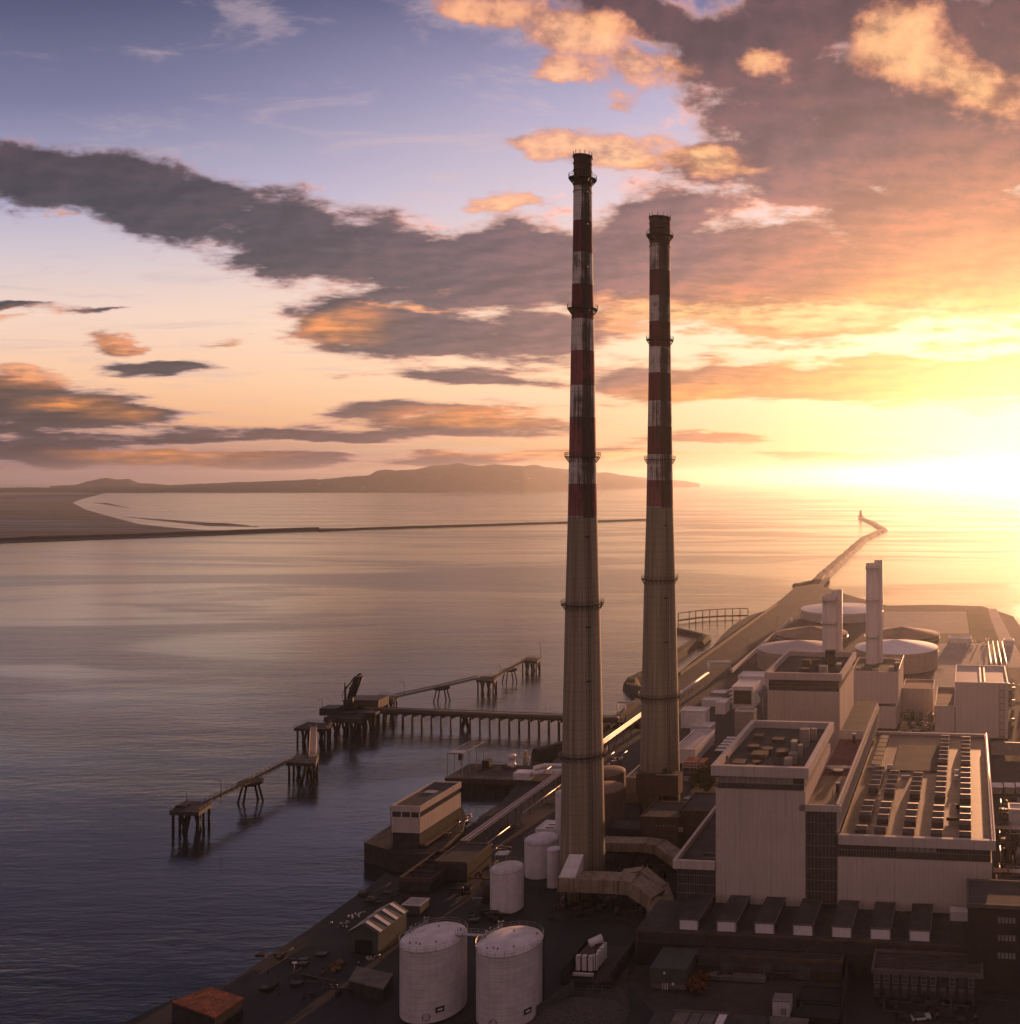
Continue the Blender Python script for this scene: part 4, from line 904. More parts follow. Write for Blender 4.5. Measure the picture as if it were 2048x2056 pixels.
b_=MB(); b_.tube(ap(692.5,1422),ap(692.5,1370),.35,5); b_.tube(ap(694.5,1422),ap(694.5,1378),.2,4); 
for k in range(9): b_.tube(ap(692.5,1422-k*5),ap(694.5,1419-k*5),.12,4)
b_.build('lattice_post',M['dark'],la)
# walkways
def walkway(label,a,b,za=JZ,zb=JZ,w_=1.6,h=1.7,m_=None,group='lattice walkways between the mooring platforms'):
    A=W(*a,za); B=W(*b,zb); root=thing('walkway',label,'walkway',A,0,group); d=B-A; L_=d.length; u=d.normalized(); s_=Vector((-u.y,u.x,0)).normalized()
    MB().beam((0,0,0),d,w_,.25).build('deck',m_ or M['deck'],root)
    t_=MB(); n_=max(4,int(L_/2.6))
    for sd in (-1,1):
        o=s_*sd*w_/2
        t_.tube(o+Vector((0,0,-.5)),d+o+Vector((0,0,-.5)),.14,4); t_.tube(o+Vector((0,0,h-.5)),d+o+Vector((0,0,h-.5)),.12,4)
        for k in range(n_):
            p=u*(L_*k/n_)+o; q2=u*(L_*(k+1)/n_)+o; t_.tube(p+Vector((0,0,-.5)),p+Vector((0,0,h-.5)),.08,4); t_.tube(p+Vector((0,0,-.5)),q2+Vector((0,0,h-.5)),.07,4)
    t_.build('truss',m_ or M['dark'],root); return root
walkway('walkway between the nearest mooring platform and its four-legged support',(415,1610),(503,1567))
walkway('walkway rising from the near four-legged support to the gangway platform',(503,1567),(578,1528))
M['gang']=mat('gangway_timber',(.30,.20,.13),.5,.3)
walkway('steep pale ramped gangway linking the wide platform down to the next one',(630,1459),(627,1520),m_=M['gang'],w_=2.4,h=1.6)
walkway('short walkway from the wide platform up to the berth',(652,1455),(676,1440))
walkway('walkway between the platform behind the loading arm and its splayed support',(792,1399),(887,1378))
walkway('walkway between the middle splayed support and the second farthest platform',(887,1378),(960,1361))
walkway('walkway between the second farthest platform and the far splayed support',(992,1360),(1023,1342))
walkway('walkway from the far splayed support to the tip platform',(1023,1342),(1055,1325))
for (px,py,l) in ((503,1568,'four-legged support under the near walkway'),(887,1379,'splayed four-legged support in the middle of the upper walkway'),(1023,1343,'splayed four-legged support under the far end of the upper walkway')):
    P_=W(px,py,JZ-.6); root=thing('walkway_support',l,'pier',(P_.x,P_.y,0),0,'splayed walkway supports')
    MB().lathe([(3.6,JZ-1.9),(4.4,JZ-1.5),(4.4,JZ-.7),(.1,JZ-.65)],8,sm=False).build('cap',M['pile'],root)
    for dx,dy in ((-4.5,-1.5),(-1.2,-3),(1.4,3),(4.7,1.2)): MB().tube((dx*.55,dy*.4,JZ-1.8),(dx,dy,-3),.36,6).build('pile',M['pile'],root)
# pipe jetty
A=W(714,1421,JZ); B=W(1244,1441,JZ)
jt=thing('pipe_jetty','long straight jetty carrying fat pipes from the shore out to the berth','jetty',(A.x,A.y,0),0)
d=B-A; d.z=0; L_=d.length; u=d.normalized(); s_=Vector((-u.y,u.x,0))
MB().beam((0,0,JZ-1.0),d+Vector((0,0,JZ-1.0)),5.0,.5).build('deck',M['deck'],jt)
b_=MB()
for sd in (-1,1):
    o=s_*sd*2.4; b_.beam(o+Vector((0,0,JZ-1.5)),d+o+Vector((0,0,JZ-1.5)),.3,.7)
    for zz in (.5,1.0): b_.tube(o+Vector((0,0,JZ-.75+zz)),d+o+Vector((0,0,JZ-.75+zz)),.05,4)
b_.build('side_girders',M['dark'],jt)
for o_,r_,zz,m_ in ((-1.6,.5,.1,M['brown']),(-.3,.38,.0,M['brown']),(.8,.45,.15,M['steel']),(1.8,.35,.9,M['pipe'])):
    b_=MB(); o=s_*-o_; a0=o+u*(0 if m_ is not M['pipe'] else 6)+Vector((0,0,JZ-.2+zz)); b_.tube(a0,d+o+Vector((0,0,JZ-.2+zz)),r_,8); b_.build('pipe',m_,jt)
nb=27
for k in range(nb):
    t_=(k+.5)/nb*L_; big=(k in (11,))
    cp=MB(); cp.beam(u*t_+s_*-3+Vector((0,0,JZ-2.3)),u*t_+s_*3+Vector((0,0,JZ-2.3)),.9,.8); cp.build('pile_cap',M['pile'],jt)
    for sd in (-1,1):
        p=u*(t_)+s_*sd*2.3+u*sd*1.1; MB().tube(p+Vector((0,0,JZ-2.6)),p+Vector((0,0,-3)),.42,7).build('pile',M['pile'],jt)
    if big:
        for sd in (-1,1): p=u*(t_)+u*sd*3; MB().tube(u*t_+Vector((0,0,JZ-2.6)),p+Vector((0,0,-3)),.9,7).build('pile',M['pile'],jt)
for k in range(5):
    p=u*(L_*(.12+.2*k))+s_*2.4+Vector((0,0,JZ-.75)); b_=MB(); b_.tube(p,p+Vector((0,0,5)),.07,4); b_.build('lamp_post',M['dark'],jt)
ga=W(1214,1437,JZ); gt=thing('pipe_gantry','square pipe gantry beside the shore end of the pipe jetty','gantry',(ga.x,ga.y,3.6))
b_=MB(); b_.path([(6,0,0),(6,0,11),(34,0,11)],.35,6); b_.path([(9,3,0),(9,3,9.5),(34,3,9.5)],.25,6); b_.build('pipes',M['pipe'],gt); MB().box(-3,34,-6,6,-5,0).build('base_slab',M['deck'],gt)

# curved rail fence pier and walls beyond the far chimney
def fencepier(label,pts,z,name='pier'):
    ws=[W(px,py,z) for px,py in pts]; o=ws[0]; root=thing(name,label,'pier',(o.x,o.y,0)); dk=MB(); up=MB()
    for a,b in zip(ws,ws[1:]): dk.beam(a-Vector((o.x,o.y,0)),b-Vector((o.x,o.y,0)),2.2,1.0); up.tube(a-Vector((o.x,o.y,0))+Vector((0,0,6)),b-Vector((o.x,o.y,0))+Vector((0,0,6)),.35,5)
    dk.build('deck',M['pile'],root); up.build('top_rail',M['pile'],root)
    for a in ws: p=a-Vector((o.x,o.y,0)); MB().tube(Vector((p.x,p.y,-3)),p+Vector((0,0,6)),.4,5).build('post',M['pile'],root)
fencepier('curved railed pier sweeping from behind the far chimney to the shore',[(1362,1246),(1384,1243),(1397,1241),(1411,1239.5),(1425,1238.5),(1440,1237.5),(1456,1236.8),(1471,1236.3),(1486,1236),(1502,1236)],2)
rockwall('breakwater','thin broken breakwater running left behind the far chimney',[W(1300,1255,2),W(1362,1264,2),W(1400,1272,2),W(1418,1277,2)],4,4,3,8,'breakwater')
rockwall('breakwater','dark sloping harbour arm right of the far chimney',[W(1418,1279,2),W(1405,1292,2),W(1394,1290,2),W(1362,1312,2),W(1320,1340,2),W(1270,1366,2),W(1266,1378,2),W(1290,1398,2),W(1330,1404,2)],5,6,4,9,'breakwater')

# ================================================================== quay side, left of the chimneys
# quay block under the pump house
P0=W(731,1690,6); P1_=W(786,1650,6)
qb=[W(731,1692,6),W(800,1712,6),W(870,1716,6),W(930,1665,6),W(936,1640,6),W(926,1612,6),W(876,1600,6),W(786,1656,6)]
qr=thing('quay_block','dark concrete pier block jutting into the water under the pump house','quay',(qb[0].x,qb[0].y,0))
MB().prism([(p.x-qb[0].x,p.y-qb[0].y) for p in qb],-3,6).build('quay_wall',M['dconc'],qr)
b_=MB()
for (a,c) in ((0,7),): 
    A_=qb[a]-Vector((qb[0].x,qb[0].y,0)); C_=qb[c]-Vector((qb[0].x,qb[0].y,0))
    for k in range(9): p=A_.lerp(C_,k/8); b_.tube(p,p+Vector((0,0,1.2)),.05,4)
    b_.tube(A_+Vector((0,0,1.2)),C_+Vector((0,0,1.2)),.05,4)
b_.build('railing',M['dark'],qr)
Psd=W(786,1703,6); zt_=ZAT(1617,Psd.y)-6; ws_=width_to(Psd,843); ds_=depth_to(Psd,zt_+6,1568)
ph=root_at('pump_house','long white sided pump house with dark window strip, standing on the quay block','building',Psd)
k_=Psd.y/F; z_w0=(1703-1671)*k_; z_b0=(1703-1640)*k_; z_b1=(1703-1629)*k_
MB().box(.25,ws_-.25,.25,ds_-.25,0,z_w0).build('base_wall',M['dconc'],ph)
MB().box(0,ws_,0,ds_,z_w0,z_b0).build('wall',M['clad'],ph)
MB().box(.15,ws_-.15,.15,ds_-.15,z_b0,z_b1).build('window_strip',M['glaz'],ph)
b_=MB()
for x in (.35,.67,.98): b_.box(ws_*x-.12,ws_*x+.12,.0,.149,z_b0,z_b1)
b_.build('window_posts',M['white'],ph)
b_=MB(); parapet(b_,ws_,ds_,z_b1,zt_,.12,.4); b_.build('parapet',M['clad'],ph)
MB().box(.29,ws_-.29,.29,ds_-.29,z_b1+.002,zt_-.45).build('roof',M['roof'],ph)
b_=MB(); b_.box(2.6,6.3,13,15.5,zt_-.44,zt_-.25); b_.build('roof_patch',M['paleglaz'],ph)
b_=MB(); b_.tube((-.15,-.15,-2),(-.15,-.15,zt_-.3),.12,5); b_.build('drainpipe',M['steel'],ph)
MB().box(ws_+.02,ws_+1.6,.5,ds_-4,z_w0*.15,z_w0*.3).build('loading_ledge',M['brown'],ph)
# pontoon deck with equipment
Pp=W(893,1562,5); wp_=width_to(Pp,1088); dp_=18.5
pd=root_at('intake_deck','flat dark deck standing in the water, carrying the tall frame and white pumps','jetty',Vector((Pp.x,Pp.y,0)))
MB().box(0,wp_,0,dp_,3.2,5).build('deck',M['deck'],pd)
for k in range(9):
    for y in (1,9,17.3): MB().tube((1+k*(wp_-2)/8,y,-3),(1+k*(wp_-2)/8,y,3.21),.5,6).build('pile',M['pile'],pd)
MB().box(3,wp_-.5,1.2,dp_-1,-2,3.19).build('cross_walls',M['pile'],pd)
b_=MB()
for zz in (.6,1.1): b_.tube((0,0,5+zz),(wp_*.72,0,5+zz),.05,4); b_.tube((0,dp_,5+zz),(wp_,dp_,5+zz),.05,4)
for k in range(14): b_.tube((k*wp_*.72/13,0,5),(k*wp_*.72/13,0,6.1),.05,4)
b_.build('railing',M['steel'],pd)
fr=root_at('portal_frame','tall open steel frame at the left end of the intake deck','gantry',Vector((Pp.x,Pp.y,5))); b_=MB(); hF=9.2
for x in (.6,6.6,):
    for y in (.8,6,11.5,17): b_.tube((x,y,0),(x,y,hF),.16,5)
for x in (.6,6.6): b_.beam((x,.8,hF),(x,17,hF),.3,.35)
for y in (.8,6,11.5,17): b_.beam((.6,y,hF),(6.6,y,hF),.25,.3)
b_.build('frame',M['steel'],fr); b_=MB(); b_.box(4.9,6.2,1,2.4,hF-2.6,hF-.4); b_.tube((5.6,1.6,hF-4.4),(5.6,1.6,hF-2.6),.1,4); b_.build('hoist',M['dark'],fr)
MB().box(.8,6.4,1.0,4.5,hF+.2,hF+.3).build('mesh_roof',M['steel'],fr)
random.seed(3)
eq=root_at('screen_machinery','cluster of dark machinery beside the tall frame on the intake deck','machinery',Vector((Pp.x,Pp.y,5))); b_=MB()
for k in range(9): x=9+random.uniform(-1,9); y=random.uniform(9,16); b_.box(x,x+random.uniform(.6,2),y,y+random.uniform(.6,2),0,random.uniform(.3,1.5))
b_.build('body',M['brown'],eq); b_=MB(); b_.box(8.2,11.2,12.5,15.5,0,3.2); b_.build('screen_box',M['dark'],eq)
e2=local(pd,W(1028,1540,5)); pu=root_at('pump_vessel','white pump vessel with pipework on the intake deck','machinery',Vector((Pp.x,Pp.y,5)))
b_=MB(); b_.lathe([(1.6,0),(1.6,1.2),(1.2,1.4),(1.2,3.4),(1.5,3.6),(1.5,4.8),(.3,5.2)],18,e2.x,e2.y); b_.build('body',M['white'],pu)
b_=MB(); b_.path([(e2.x+1,e2.y,4.2),(e2.x+8,e2.y-1,4.2),(e2.x+8,e2.y-1,.5)],.22,6); b_.box(e2.x+3,e2.x+4.6,e2.y+3,e2.y+4.6,0,5.6); b_.tube((e2.x+6,e2.y+4,0),(e2.x+6,e2.y+4,5.2),.15,5); b_.build('pipework',M['steel'],pu)
e3=local(pd,W(1052,1565,5)); wb_=root_at('valve_house','white valve house with two fat white pipes leading off to the right','machinery',Vector((Pp.x,Pp.y,5)))
MB().box(e3.x-4,e3.x+2.6,.6,5.2,0,2.6).build('body',M['white'],wb_)
b_=MB(); b_.path([(e3.x+2.5,3,1.6),(e3.x+7,5.5,1.9),(e3.x+26,7.5,2.4)],1.05,12); b_.build('pipe',M['white'],wb_)
b_=MB(); b_.path([(e3.x+0,9.5,1.8),(e3.x+4,10.5,2.6),(e3.x+26,11,2.6)],.95,12); b_.build('pipe',M['white'],wb_)
rockwall('rock_bank','rough rock bank along the shore behind the near chimney',[W(1075,1522,2),W(1110,1512,2),W(1150,1500,2),W(1215,1468,2),W(1282,1416,2)],4,4,5.5,12,'rock bank')
# glinting pipe rack
A=W(926,1690,9.5); B=W(1287,1433,9.5); pr_=thing('pipe_rack','long elevated rack of glinting orange pipes passing behind the near chimney','pipe rack',(A.x,A.y,GZ))
d=B-A; u=d.normalized(); s_=Vector((u.y,-u.x,0)); L_=d.length
for o_,r_,zz in ((0,.30,5.9),(.8,.22,5.8),(1.5,.30,5.9),(2.2,.18,5.7)):
    b_=MB(); b_.tube(s_*o_+Vector((0,0,zz)),d+s_*o_+Vector((0,0,zz)),r_,10); b_.build('pipe',M['pipe'],pr_)
for k in range(17):
    b_=MB(); p=u*(L_*k/16); b_.beam(p-s_*.6+Vector((0,0,5.3)),p+s_*3+Vector((0,0,5.3)),.3,.3); b_.tube(p-s_*.3,p-s_*.3+Vector((0,0,5.2)),.16,5); b_.tube(p+s_*2.6,p+s_*2.6+Vector((0,0,5.2)),.16,5); 
    if k%2: b_.tube(p+s_*2.6+Vector((0,0,5.2)),p+s_*4.6,.12,4)
    b_.build('trestle',M['dark'],pr_)
for (t0,t1,o_,zz) in ((.04,.14,4.2,2.2),(.2,.42,4.0,3.2),(.5,.62,4.4,3.0)):
    b_=MB(); b_.tube(u*L_*t0+s_*o_+Vector((0,0,zz)),u*L_*t1+s_*o_+Vector((0,0,zz)),.2,8); b_.build('side_pipe',M['pipe'],pr_)
b_=MB(); c0=u*L_*.47+s_*-1.2+Vector((0,0,6)); b_.path([c0,c0-s_*4,c0-s_*4-u*9,c0-s_*0-u*9],.22,8); b_.build('expansion_loop',M['pipe'],pr_)
# filter block (dark open tanks) + small valve gear
Pf=W(801,1790,GZ); wf_=width_to(Pf,866); 
fb_=root_at('settling_tank_block','low dark block of open tanks just below the pump house','building',Pf); zf=ZAT(1761,Pf.y)-GZ; df=depth_to(Pf,zf+GZ,1707)
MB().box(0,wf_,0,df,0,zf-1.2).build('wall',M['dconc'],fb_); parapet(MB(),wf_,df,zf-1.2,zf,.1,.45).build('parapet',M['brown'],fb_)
b_=MB()
for k in range(5): b_.box(.36,wf_-.36,2+k*df/5.5,2.3+k*df/5.5,zf-1.19,zf-.4)
b_.build('divider',M['dconc'],fb_)
Pf2=W(872,1768,GZ); fb2=building('switch_house','plain dark flat roofed block right of the open tanks',Pf2,width_to(Pf2,938),14,ZAT(1728,Pf2.y)-GZ,M['dconc'],M['roof'],par=(.6,.1),roofdrop=.3,parm=M['brown'])
vp=thing('valve_stand','sunlit curled vent pipe near the right end of the pump house','pipe',W(938,1648,5)); b_=MB(); b_.path([(0,0,-1.4),(0,0,1.6),(.5,0,2.3),(1.2,0,2.2),(1.4,0,1.6),(.8,0,1.2)],.28,8); b_.build('pipe',M['pipe'],vp); b_=MB(); b_.box(-1.6,-.4,-.6,.6,-1.4,.2); b_.tube((0,0,-.5),(3.6,0,-.5),.22,6); b_.build('valve_box',M['steel'],vp)
random.seed(14)
for i,(px,py,l) in enumerate(((880,1680,'jumble of pale pipes along the right foot of the pump house'),(905,1662,'stack of pipe lengths behind the jumble beside the pump house'),(1020,1668,'pale pipes lying on trestles under the glinting pipe rack'),(990,1708,'pile of scaffold tubes on dark ground below the pipe rack'),(985,1640,'low valve group in front of the small water basin'))):
    r_=thing('pipe_pile',l,'pipes',W(px,py,6 if i<2 else GZ)); b_=MB()
    for k in range(10):
        x,y=random.uniform(-3.5,3.5),random.uniform(-3,3); a=random.choice([0.1,1.45])+random.uniform(-.1,.1); ll=random.uniform(1.5,4); z=random.uniform(.15,1.1)
        b_.tube((x,y,z),(x+ll*math.cos(a),y+ll*math.sin(a),z),.14,6); b_.tube((x,y,0),(x,y,z),.08,4)
    b_.build('pipes',M['steel'] if i%2 else M['brown'],r_)
# white vent box behind small tanks
Pv=W(1075,1712,GZ); vb=building('white_plant_room','white flat roofed plant room with two dark roof slots behind the squat tank',Pv,width_to(Pv,1128),depth_to(Pv,ZAT(1664,Pv.y),1646),ZAT(1664,Pv.y)-GZ,M['white'],M['white'],par=(.3,.05),roofdrop=.2,parm=M['white'])
for k in (1.4,3.9): MB().box(2.5,5.4,k,k+.5,ZAT(1664,Pv.y)-GZ-.19,ZAT(1664,Pv.y)-GZ-.05).build('roof_slot',M['dark'],vb)
# gabled shed
Pg_=W(701,1912,GZ); wg_=width_to(Pg_,759); kk=Pg_.y/F; ze=(1912-1871)*kk; zr_=(1912-1854)*kk; dg_=W(815,1827,GZ+ze).y-Pg_.y
gs=root_at('gabled_shed','small gabled grey shed with pale roof strips beside the left large tank','shed',Pg_)
MB().yprism([(0,0),(wg_,0),(wg_,ze),(wg_/2,zr_),(0,ze)],0,dg_).build('wall',M['green'],gs)
b_=MB(); th=.2
for sx in (0,1):
    x0,x1=(-.4,wg_/2) if sx==0 else (wg_/2,wg_+.4)
    z0,z1=(ze-.15,zr_+.05) if sx==0 else (zr_+.05,ze-.15)
    b_.yprism([(x0,z0),(x1,z1),(x1,z1+th),(x0,z0+th)],-.35,dg_+.35)
b_.build('roof',M['green'],gs)
for k in range(4):
    y=.4+k*dg_/3.6; b_=MB(); b_.yprism([(wg_/2+.2,zr_+.05-.02+th),(wg_+.3,ze-.08+th),(wg_+.3,ze-.02+th),(wg_/2+.2,zr_+.1+th)],y,y+1.0); b_.build('roof_strip',M['white'],gs)
    b_=MB(); b_.yprism([(-.3,ze-.08+th),(wg_/2-.2,zr_+.05-.02+th),(wg_/2-.2,zr_+.1+th),(-.3,ze-.02+th)],y,y+1.0); b_.build('roof_strip',M['white'],gs)
MB().box(wg_*.2,wg_*.8,-.06,-.001,0,3.2).build('sliding_door',M['dark'],gs)
ps=W(812,1831,GZ); MB_=building('lean_to','pale flat roofed lean-to just behind the gabled shed',W(806,1836,GZ),5.2,4.5,2.6,M['green'],M['paleglaz'],par=(.2,.1),roofdrop=.1,cat='shed')
# rusty roofed hut at the very bottom left
cs=[W(343,2011,8),W(431,2043,8),W(490,2003,8),W(423,1981,8)]; c=sum(cs,Vector())/4; rr0=thing('rusty_shed','shed with a rusty flat sheet roof at the lower left water edge','shed',(c.x,c.y,0))
MB().prism([((p.x-c.x)*.97,(p.y-c.y)*.97) for p in cs],-2.5,7.7).build('wall',M['dconc'],rr0); MB().prism([((p.x-c.x),(p.y-c.y)) for p in cs],7.701,8).build('roof',M['rust'],rr0)
b_=MB()
pp=[Vector((p.x-c.x,p.y-c.y,8)) for p in cs]
for a,b2_ in ((0,3),(3,2)):
    for k in range(8): q_=pp[a].lerp(pp[b2_],k/7); b_.tube(q_,q_+Vector((0,0,1.1)),.04,4)
    b_.tube(pp[a]+Vector((0,0,1.1)),pp[b2_]+Vector((0,0,1.1)),.04,4)
b_.build('railing',M['brown'],rr0)
# pit building left of big tanks
cs=[W(700,1968,7),W(770,1985,7),W(790,1955,7),W(716,1940,7)]; c=sum(cs,Vector())/4; r_=thing('pit_building','low dark concrete building with a worn roof, left of the big tanks','building',(c.x,c.y,GZ))
MB().prism([((p.x-c.x)*.98,(p.y-c.y)*.98) for p in cs],-.4,2.7).build('wall',M['dconc'],r_); MB().prism([(p.x-c.x,p.y-c.y) for p in cs],2.701,3).build('roof',M['conc'],r_)
# lamp post and pipe run bottom left
a=W(591,1965,GZ); lp1=thing('lamp_post','lone lamp post on the dark ground at lower left','street lamp',a); b_=MB(); b_.tube((0,0,0),(0,0,3.6),.1,6); b_.build('pole',M['steel'],lp1); MB().box(-.5,.5,-.2,.2,3.601,3.85).build('lamp_head',M['white'],lp1)
b=W(672,1972,GZ+1); pl=thing('pipeline','thin pale pipeline running right from the lone lamp post','pipe',(a.x,a.y,GZ)); b_=MB(); b_.tube((0.6,0,1.3),Vector((b.x-a.x,b.y-a.y,1.3)),.14,6)
for k in range(5): p=Vector((0.6,0,1.3)).lerp(Vector((b.x-a.x,b.y-a.y,1.3)),k/4); b_.tube((p.x,p.y,0),p,.08,4)
b_.build('pipe',M['brown'],pl)
def heap(name,label,px,py,r,m_,n_=14,h=.9,cat='rubble'):
    random.seed(int(px)); root=thing(name,label,cat,W(px,py,GZ)); b_=MB()
    for k in range(n_):
        x,y=random.gauss(0,r*.4),random.gauss(0,r*.4); s=random.uniform(.2,.6)*h; b_.lathe([(s,-.1),(s*1.1,s*.5),(s*.6,s*1.1),(.02,s*1.3)],6,x,y,sm=False)
    b_.build('pieces',m_,root)
M['straw']=mat('dry_scrub',(.16,.10,.04),.95,var=.5)
heap('scrub','tuft of dry yellowish scrub above the pipeline at lower left',668,1944,3,M['straw'],22,1.0,'plant')
heap('scrap_heap','scrap heap on dark ground left of the gabled shed',690,1858,2.5,M['steel'],12,.7)
heap('scrap_heap','bright bits of scrap near the quay, upper left of the gabled shed',716,1836,2,M['white'],10,.6)
heap('scrap_heap','low scrap heap between the gabled shed and the left tank',742,1925,2.5,M['steel'],12,.6)
heap('machinery_heap','brownish machinery lying before the foot of the near chimney',1128,1818,2.6,M['brown'],16,1.3)
# ================================================================== flue ducts
def flue(label,pts,w_,h_,offs):
    o=pts[0]; root=thing('flue_duct',label,'duct',o,0,'flue ducts feeding the chimneys')
    for k,(a,b) in enumerate(zip(pts,pts[1:])):
        m_=MB(); m_.beam(a-o,b-o,w_,h_); m_.build('duct_section',M['duct'],root)
    for a,b in zip(pts,pts[1:]):
        L_=(b-a).length; u=(b-a).normalized(); n_=max(1,int(L_/4))
        for k in range(n_+1): p=a-o+u*(L_*k/n_); MB().beam(p-u*.12,p+u*.12,w_+.3,h_+.3).build('stiffener_ring',M['duct'],root)
    return root
Yd=F/7.42; kz=Yd/F
def dp(px,py,Y=Yd): return WY(px,Y,ZAT(py,Y))
f1=flue('nearer big flue duct at the foot of the near chimney, bending down right',[dp(1127,1768),dp(1246,1773),dp(1272,1776),dp(1318,1806,Yd-3),dp(1322,1846,Yd-6)],5.5,3.6,0)
for i,px in enumerate((1136,1165,1196,1228)):
    p=dp(px,1784)-f1.location; MB().box(p.x-.25,p.x+.25,-.25,.25,GZ-f1.location.z,p.z).build('support_leg',M['dark'],f1)
b_=MB(); p=dp(1132,1785)-f1.location; q_=dp(1126,1812)-f1.location; b_.tube(dp(1152,1782)-f1.location,dp(1126,1806)-f1.location,.18,5); b_.build('brace',M['steel'],f1)
hd=thing('duct_hood','pale sloped hood where the near flue duct enters the chimney','duct',dp(1146,1742)); b_=MB(); 
b_.add([(-2.4,-2.5,-1.5),(2.0,-2.5,-1.5),(2.4,3.6,2.2),(-1.6,3.6,2.2),(-2.4,-2.5,-3.2),(2.0,-2.5,-3.2),(2.4,3.6,-3.2),(-1.6,3.6,-3.2)],[(0,1,2,3),(7,6,5,4),(0,4,5,1),(1,5,6,2),(2,6,7,3),(3,7,4,0)]); b_.build('hood',M['white'],hd)
f2=flue('parallel flue duct of the same colour behind the nearer one',[dp(1252,1758,Yd+7),dp(1290,1752,Yd+7),dp(1330,1785,Yd+4),dp(1345,1822,Yd)],3.0,2.4,0)
f3=flue('far flue duct running from behind the near chimney to the annex',[dp(1214,1694,Yd+28),dp(1300,1696,Yd+28),dp(1325,1700,Yd+27),dp(1372,1733,Yd+22)],5.0,2.6,0)
for px in (1235,1270,1302): p=dp(px,1702,Yd+28)-f3.location; MB().box(p.x-.25,p.x+.25,-.25,.25,GZ-f3.location.z,p.z).build('support_leg',M['dark'],f3)
fan=thing('fan_motor','white round fan motor at the lower end of the nearer flue duct','machinery',W(1311,1846,GZ)); b_=MB(); b_.lathe([(1.1,0),(1.1,1.2),(.6,1.8),(.6,2.6),(.1,2.9)],14); b_.build('body',M['white'],fan); MB().box(-1.4,1.4,-1.6,-1.2,0,.8).build('base',M['brown'],fan)
# duct box at the foot of the far chimney
Pk=W(1277,1650,GZ); db=root_at('duct_box','boxy dark flue housing around the foot of the far chimney, its top edge sunlit','duct',WY(1277,322,GZ)); k_=322/F
MB().box(0,(1364-1277)*k_,0,5,(1690-1608)*k_*.62,(1690-1583)*k_*.86).build('duct_body',M['brown'],db)
MB().box(5.2,9.8,2,10,5.5,17).build('upright_duct',M['dark'],db)
b_=MB(); b_.beam((7.2,-.2,(1690-1583)*k_*.86+.15),((1364-1277)*k_,-.2,(1690-1583)*k_*.86+.15),.5,.3); b_.build('sunlit_edge_strip',M['pipe'],db)  # bright metal strip stands for sunlight along the top edge
for x in (1,8,14): MB().box(x-.3,x+.3,1,1.6,0,(1690-1608)*k_*.62).build('support_leg',M['dark'],db)
# brown blocks between chimneys and halls
def simple(label,px0,px1,pyb,pyt,pyr,wm,rm,name='block_building',par=(.7,.15),parm=None):
    P_=W(px0,pyb,GZ); zt=ZAT(pyt,P_.y)-GZ; return building(name,label,P_,width_to(P_,px1),max(2,depth_to(P_,zt+GZ,pyr)),zt,wm,rm,par=par,parm=parm or wm,roofdrop=.4)
s1_=simple('brown windowless block between the far chimney and the annex',1286,1362,1716,1638,1608,M['brown'],M['roof'])
b_=MB()
for k in range(6): b_.box(5+k*1.1,5.3+k*1.1,-.06,-.001,9,9.3)
b_.box(12,13.5,-.06,-.001,7.5,9); b_.build('wall_fittings',M['paleglaz'],s1_)
simple('taller brown block with plain roof tucked behind the annex parapet',1364,1436,1712,1626,1590,M['brown'],M['roof'])
simple('low dark block right of the near chimney, in front of the dark tanks',1217,1284,1713,1662,1641,M['darkbrick'],M['roof'])
simple('pale small block between the two chimneys behind the dark tanks',1256,1284,1612,1560,1534,M['paleglaz'],M['roof'])
# ================================================================== yard beyond, right of the far chimney
simple('long low pale roofed warehouse right of the far chimney',1352,1396,1532,1503,1464,M['white'],M['roof_p'])
simple('wide pale shed among the boxes right of the far chimney',1367,1416,1462,1426,1418,M['white'],M['white'])
simple('narrow pale flat shed in front of the wide pale shed',1386,1427,1472,1458,1449,M['white'],M['white'])
simple('upright white plant box with small dark opening',1436,1456,1434,1410,1401,M['white'],M['white'])
simple('flat white roofed canopy building left of the upright plant box',1409,1442,1418,1405,1399,M['white'],M['white'])
simple('low pair of pale roof units farther back',1425,1456,1402,1391,1383,M['paleglaz'],M['white'])
simple('tall pale panel building beside the rear boiler house',1475,1513,1478,1428,1421,M['paleglaz'],M['paleglaz'])
lv=simple('filter house with dark louvred face and rounded white roof, left of the rear boiler house',1470,1512,1424,1378,1364,M['white'],M['white'],name='filter_house',par=(.3,.2))
w_=width_to(W(1470,1424,GZ),1512); MB().box(.8,w_-.8,-.08,-.001,2.6,9.6).build('louvre_face',M['dark'],lv)
b_=MB()
for k in range(10): b_.box(.8,w_-.8,-.22,-.081,2.7+k*.7,2.95+k*.7)
b_.build('louvres',M['brown'],lv)
for k in range(4): 
    b_=MB(); b_.add([(-2.2,1+k*0,9.2-k*2.1),(0,1,10-k*2.1),(0,6,10-k*2.1),(-2.2,6,9.2-k*2.1),(-2.2,1,8.9-k*2.1),(0,1,9.7-k*2.1),(0,6,9.7-k*2.1),(-2.2,6,8.9-k*2.1)],[(0,1,2,3),(7,6,5,4),(0,4,5,1),(1,5,6,2),(2,6,7,3),(3,7,4,0)]); b_.build('intake_hood',M['white'],lv)
simple('second white roofed filter house behind the louvred one',1482,1536,1392,1357,1347,M['white'],M['white'])
pn=thing('mirror_panel','tilted shiny white panel flashing in the sun beside the rear boiler house','panel',WY(1529,405,ZAT(1391,405))); 
